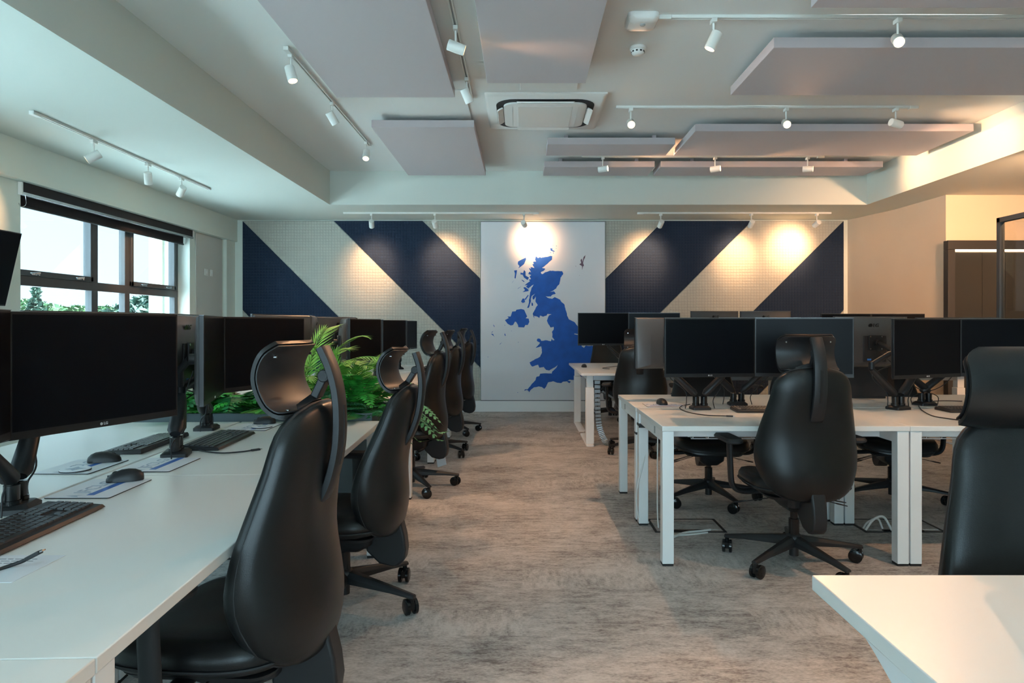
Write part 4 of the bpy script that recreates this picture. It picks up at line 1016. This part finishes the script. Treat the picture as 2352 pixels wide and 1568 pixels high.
# cables with plugs
def cable(pts, lab, r=.003, plug=True, matn='soft_black', name='cable', cat='cable'):
    t = thing(name, lab, cat, pts[0]); o = Vector(pts[0]); P = bez([Vector(p)-o for p in pts], 8)
    MB().tube(P, r, 8).build('cord', matn, t)
    if plug:
        a = P[-1]; d = (P[-1]-P[-2]).normalized(); m = MB(); m.beam(a, a+d*.038, .0135, .008); m.build('plug', 'soft_black', t, bevel=.0015)
        m = MB(); m.beam(a+d*.0385, a+d*.047, .009, .003); m.build('connector', 'silver', t)
    return t
def dk(px, py, z=.739): return tuple(at(px, py, z=z))
cable([dk(-130, 1345), dk(-40, 1320), dk(10, 1303), dk(48, 1290, .745), dk(62, 1283, .752)], 'thick black cable with silver plug lying on the laminated sheet', .0042)
cable([dk(440, 1028), dk(470, 1036), dk(510, 1040), dk(555, 1037), dk(577, 1034)], 'black cable with plug on the left desk by the nearest chair')
cable([dk(1585, 928), dk(1566, 932), dk(1562, 938), dk(1580, 946), dk(1620, 953), dk(1668, 955)], 'black cable with plug on the near right desk')
cable([dk(2110, 932), dk(2118, 942), dk(2140, 954), dk(2170, 960), dk(2215, 966)], 'black cable on the right desk, going behind the cut off headrest')
cable([dk(2210, 921), dk(2170, 920), dk(2145, 921), dk(2128, 922)], 'thin black cable with plug on the rear right desk')
cable([dk(1440, 838, .768), dk(1405, 842, .768), dk(1384, 845, .768), dk(1400, 847, .768)], 'looped black cable on the far right desk', plug=False)
# laminated instruction sheet
p = [at(157, 1276, z=.7357), at(30, 1336, z=.7357)]
t = thing('instruction_sheet', 'laminated printed sheet on the left desk, under the plug', 'paper', (p[1].x-.15, (p[0].y+p[1].y)/2, H))
MB().box(-.15, .150, -.082, .082, 0, .0008).build('sheet', 'paper', t)
m = MB(); rnd = random.Random(4)
for k in range(9):
    y = .055-k*.0135; x = -.14
    if k in (3, 6): continue
    while x < .10-.02*k:
        L = rnd.uniform(.008, .026); m.box(x, min(x+L, .13), y, y+.0022, .0009, .0012); x += L+.004
m.build('printed_lines', 'print_dark', t)
# white cables and floor boxes under the right block
for nm, x0, x1, cxp in (('left', 1500, 1640, 1570), ('right', 1975, 2112, 2040)):
    a = at(x0, 1215, z=0); b = at(x1, 1192, z=0)
    t = thing('floor_box', 'flush floor power box under the %s part of the right block' % nm, 'floor box', ((a.x+b.x)/2, 4.25, 0))
    W = (b.x-a.x)/2
    m = MB(); m.box(-W, W, -.14, -.125, .0005, .004); m.box(-W, W, .125, .14, .0005, .004); m.box(-W, -W+.015, -.125, .125, .0005, .004); m.box(W-.015, W, -.125, .125, .0005, .004); m.build('frame', 'soft_black', t)
    m = MB(); m.box(-W+.02, W-.02, -.09, .12, .0005, .0045); m.build('lid', 'carpet', t)
    m = MB(); m.box(-W*.5, W*.5, -.12, -.095, .0005, .006); m.build('cable_flap', 'gloss_black', t)
cable([(.885, 3.98, .012), (.98, 4.07, .012), (1.08, 4.10, .012), (1.15, 4.13, .012)], 'white cables snaking out of the left floor box', .007, False, 'cable_white')
cable([(.88, 4.02, .010), (1.0, 4.04, .010), (1.12, 4.08, .010)], 'thinner white cable beside the left floor box', .005, False, 'cable_white')
cable([(2.10, 4.13, .01), (2.15, 4.13, .075), (2.21, 4.13, .09), (2.26, 4.13, .01)], 'white cable loop rising from the right floor box', .007, False, 'cable_white')
cable([(2.10, 4.16, .01), (2.13, 4.16, .05), (2.19, 4.16, .07), (2.22, 4.16, .01)], 'lower white cable loop at the right floor box', .006, False, 'cable_white')
cable([(.80, 4.285, .66), (.775, 4.26, .45), (.72, 4.25, .22), (.735, 4.26, .05), (.80, 4.27, .015)], 'white cable hanging between the middle legs of the right block', .006, False, 'cable_white')
cable([(.835, 4.16, .68), (.83, 4.15, .40), (.832, 4.16, .12), (.84, 4.17, .012)], 'thin white cable running down behind the desk leg', .004, False, 'cable_white')
for (x, y, z, lb) in ((.765, 4.27, .63, 'black cable tie around the upper middle desk leg'), (.765, 4.37, .56, 'black cable tie on the farther middle desk leg')):
    m = MB(); m.box(x-.036, x+.034, y-.036, y+.034, z, z+.014); m.box(x-.036, x+.10, y-.040, y-.036, z-.01, z+.01) if z > .6 else None
    m.build('cable_tie', 'soft_black')
    tag(bpy.data.objects[[o.name for o in bpy.data.objects if o.name.startswith('cable_tie')][-1]], lb, 'cable tie')
# ---------------------------------------------------------------- planter with ferns
t = thing('planter', 'long grey planter box between the two left desk blocks', 'planter', (-1.61, 4.08, 0))
m = MB(); W, D = .76, .27; m.box(-W, W, -D, -D+.02, 0, .765); m.box(-W, W, D-.02, D, 0, .765); m.box(-W, -W+.02, -D+.02, D-.02, 0, .765); m.box(W-.02, W, -D+.02, D-.02, 0, .765); m.box(-W+.02, W-.02, -D+.02, D-.02, 0, .3)
m.build('box', 'planter', t, bevel=.003)
MB().box(-W+.021, W-.021, -D+.021, D-.021, .6, .70).build('soil', 'soil', t)
def fern(x, y, z, R, n, lab, matn, seed, up=.7, wid=.075, clampy=None):
    rnd = random.Random(seed); t = thing('fern', lab, 'plant', (x, y, z)); m = MB(); s = MB()
    for i in range(n):
        a = 2*PI*i/n+rnd.uniform(-.35, .35); L = R*rnd.uniform(.7, 1.1); el = rnd.uniform(.5, 1.15)*up
        c, sn = math.cos(a), math.sin(a); pts = []
        for k in range(21):
            u = k/20; rr = L*u*math.cos(el*(1-u*.3)); h = L*(math.sin(el)*u*1.75 - 1.15*u*u*(1.0-.25*el))
            yy = sn*rr
            gx, gy = x+c*rr, y+yy
            h = max(h, .088) if (gy < 3.83 or (gy < 4.38 and -2.40 < gx < -.82)) and u > .25 else max(h, -.12)
            pts.append(Vector((c*rr, yy, h)))
        s.tube(pts, [.0022*(1-.7*k/20) for k in range(21)], 4)
        side = Vector((-sn, c, 0)); 
        nl = 20
        for k in range(1, nl):
            u = k/nl; j = min(19, int(u*20)); p = pts[j].lerp(pts[j+1], u*20-j); d = (pts[j+1]-pts[j]).normalized(); w_ = wid*(math.sin(PI*min(1, u*.92+.10))**.8)*(L/.4)*rnd.uniform(.85, 1.1)
            nrm = side.cross(d).normalized()
            for sg in (-1, 1):
                b = side*sg; e = (b+d*.35).normalized()*w_; e += nrm*(-.15*w_*abs(1)) if nrm.z > 0 else nrm*(.15*w_)
                hw = d*(.0085*L/.4+.002); tip = p+e; mid = p+e*.5
                m.add([p-hw*.6, mid-hw, tip, mid+hw, p+hw*.6, mid+nrm*.003], [(0, 1, 5), (1, 2, 5), (2, 3, 5), (3, 4, 5), (4, 0, 5)])
    m.build('fronds', matn, t, smooth=80); s.build('stems', 'fern_stem', t); return t
Z0 = .70
fern(-2.15, 4.05, Z0, 0.46, 28, 'bright fern at the window end of the planter', 'fern_green', 11)
fern(-1.93, 3.99, Z0, 0.49, 30, 'fern seen below the angled left monitor', 'fern_green', 12)
fern(-1.72, 4.10, Z0, 0.49, 30, 'deep green fern left of the palm', 'fern_deep', 13)
fern(-1.50, 3.98, Z0, 0.49, 30, 'fern behind the first chair headrest', 'fern_green', 14)
fern(-1.18, 3.98, Z0, 0.46, 32, 'bluish green fern in front, left of the second chair', 'fern_blue', 15, .8)
fern(-1.02, 4.14, Z0, 0.49, 32, 'tall fern at the aisle end of the planter', 'fern_green', 16, .95)
fern(-.99, 3.97, Z0-.02, 0.44, 28, 'drooping deep green fern beside the second chair', 'fern_deep', 17, .5)
fern(-.93, 4.22, Z0-.02, 0.51, 26, 'fern spilling over the aisle end of the planter', 'fern_blue', 18, .55)
fern(-1.32, 4.20, Z0, 0.51, 30, 'upright green fern behind the bluish one', 'fern_green', 19, 1.0)
def palm(x, y, z, H_, n, lab, seed):
    rnd = random.Random(seed); t = thing('potted_palm', lab, 'plant', (x, y, z)); m = MB(); s = MB()
    for i in range(n):
        a = 2*PI*i/n+rnd.uniform(-.3, .3); el = rnd.uniform(.75, 1.35); L = H_*rnd.uniform(.8, 1.08)
        c, sn = math.cos(a), math.sin(a); pts = []
        for k in range(25):
            u = k/24; pts.append(Vector((c*L*u*math.cos(el)*(1+.35*u), sn*L*u*math.cos(el)*(1+.35*u), L*(math.sin(el)*u-.32*u**3))))
        s.tube(pts, [.004*(1-.75*k/24) for k in range(25)], 5); side = Vector((-sn, c, 0))
        for k in range(9, 25):
            u = k/24; p = pts[k]; d = (pts[k]-pts[k-1]).normalized(); w_ = .17*math.sin(PI*min(1, (u-.28)*1.15+.15))**.7*rnd.uniform(.85, 1.1)+.02
            nrm = side.cross(d).normalized()
            for sg in (-1, 1):
                e = (side*sg*.8+d*(.9+u*.5)).normalized()*w_ - nrm*.02*(1 if nrm.z > 0 else -1)
                q = e.cross(nrm).normalized()*.0065
                m.add([p, p+e*.35+q, p+e-Vector((0, 0, .15*w_)), p+e*.35-q, p+e*.35+nrm*.0015], [(0, 3, 4), (0, 4, 1), (1, 4, 2), (4, 3, 2)])
    m.build('leaves', 'palm_green', t, smooth=80); s.build('stems', 'palm_green', t); return t
palm(-1.36, 4.08, Z0, .80, 13, 'light green palm rising above the ferns', 5)
palm(-1.10, 4.20, Z0, .60, 9, 'small light palm leaning right of the tall one', 6)
# ---------------------------------------------------------------- outside the window
sbox('trim_7', (-90, -4.6, -30, 90, -4.2, -4.0), 'pale_paving')
def crown(x, y, z0, H_, R, kind, lab, seed, matn):
    rnd = random.Random(seed); t = thing('tree', lab, 'tree', (x, y, -4)); m = MB()
    for i in range(2600):
        if kind == 'conifer':
            u = rnd.random()**.7; h = z0+4+H_*(1-u); lay = abs(math.sin(h*4.2)); r_ = R*u*(.45+.75*lay)*math.sqrt(rnd.random()); h -= r_*.25
        else:
            u = rnd.uniform(-1, 1); r_ = R*math.sqrt(max(0, 1-u*u))*rnd.random()**.4*(1+.25*math.sin(5*u+seed)); h = z0+4+H_*(.5+.5*u)
        a = rnd.uniform(0, 2*PI); a += .0
        if kind != 'conifer': r_ *= 1+.25*math.sin(3*a+seed)
        c = Vector((r_*math.cos(a), r_*math.sin(a), h)); s_ = .10 if kind != 'conifer' else .085
        d1 = Vector((rnd.uniform(-1, 1), rnd.uniform(-1, 1), rnd.uniform(-.6, .6))).normalized()*s_*rnd.uniform(.8, 1.7); d2 = Vector((rnd.uniform(-1, 1), rnd.uniform(-1, 1), rnd.uniform(-1, 1))).normalized()*s_*.6
        m.add([c-d1, c+d2, c+d1, c-d2], [(0, 1, 2, 3)])
    m.build('crown', matn, t, smooth=80); m = MB(); m.cyl((0, 0, 0), (0, 0, z0+4+H_*.6), .18, .05, 10); m.build('trunk', 'bark', t); return t
def out(px, py, d): p = at(px, py, d=d); return p.x, p.y, p.z
x, y, z = out(82, 648, 17); crown(x, y, z-3.4, 3.4, 1.0, 'conifer', 'dark conifer outside the left end of the window', 31, 'tree_dark')
for k, (px, py, d, R, Hh, mt, lb) in enumerate(((60, 690, 19, 1.5, 3.0, 'tree_green', 'bright bushy tree at the foot of the conifer'), (175, 703, 25, 1.3, 3.0, 'tree_green', 'low tree top left of the window mullion'),
        (245, 705, 22, 1.1, 3.0, 'tree_green', 'small tree top between the window mullions'), (333, 682, 17, 1.1, 2.6, 'tree_dark', 'bushy tree outside the right end of the window'), (385, 695, 20, 1.5, 2.6, 'tree_green', 'spreading tree by the outer masonry pier'), (118, 708, 33, 2.4, 3, 'tree_green', 'hedge like tree beyond the conifer'))):
    x, y, z = out(px, py, d); crown(x, y, z-Hh, Hh, R, 'round', lb, 40+k, mt)
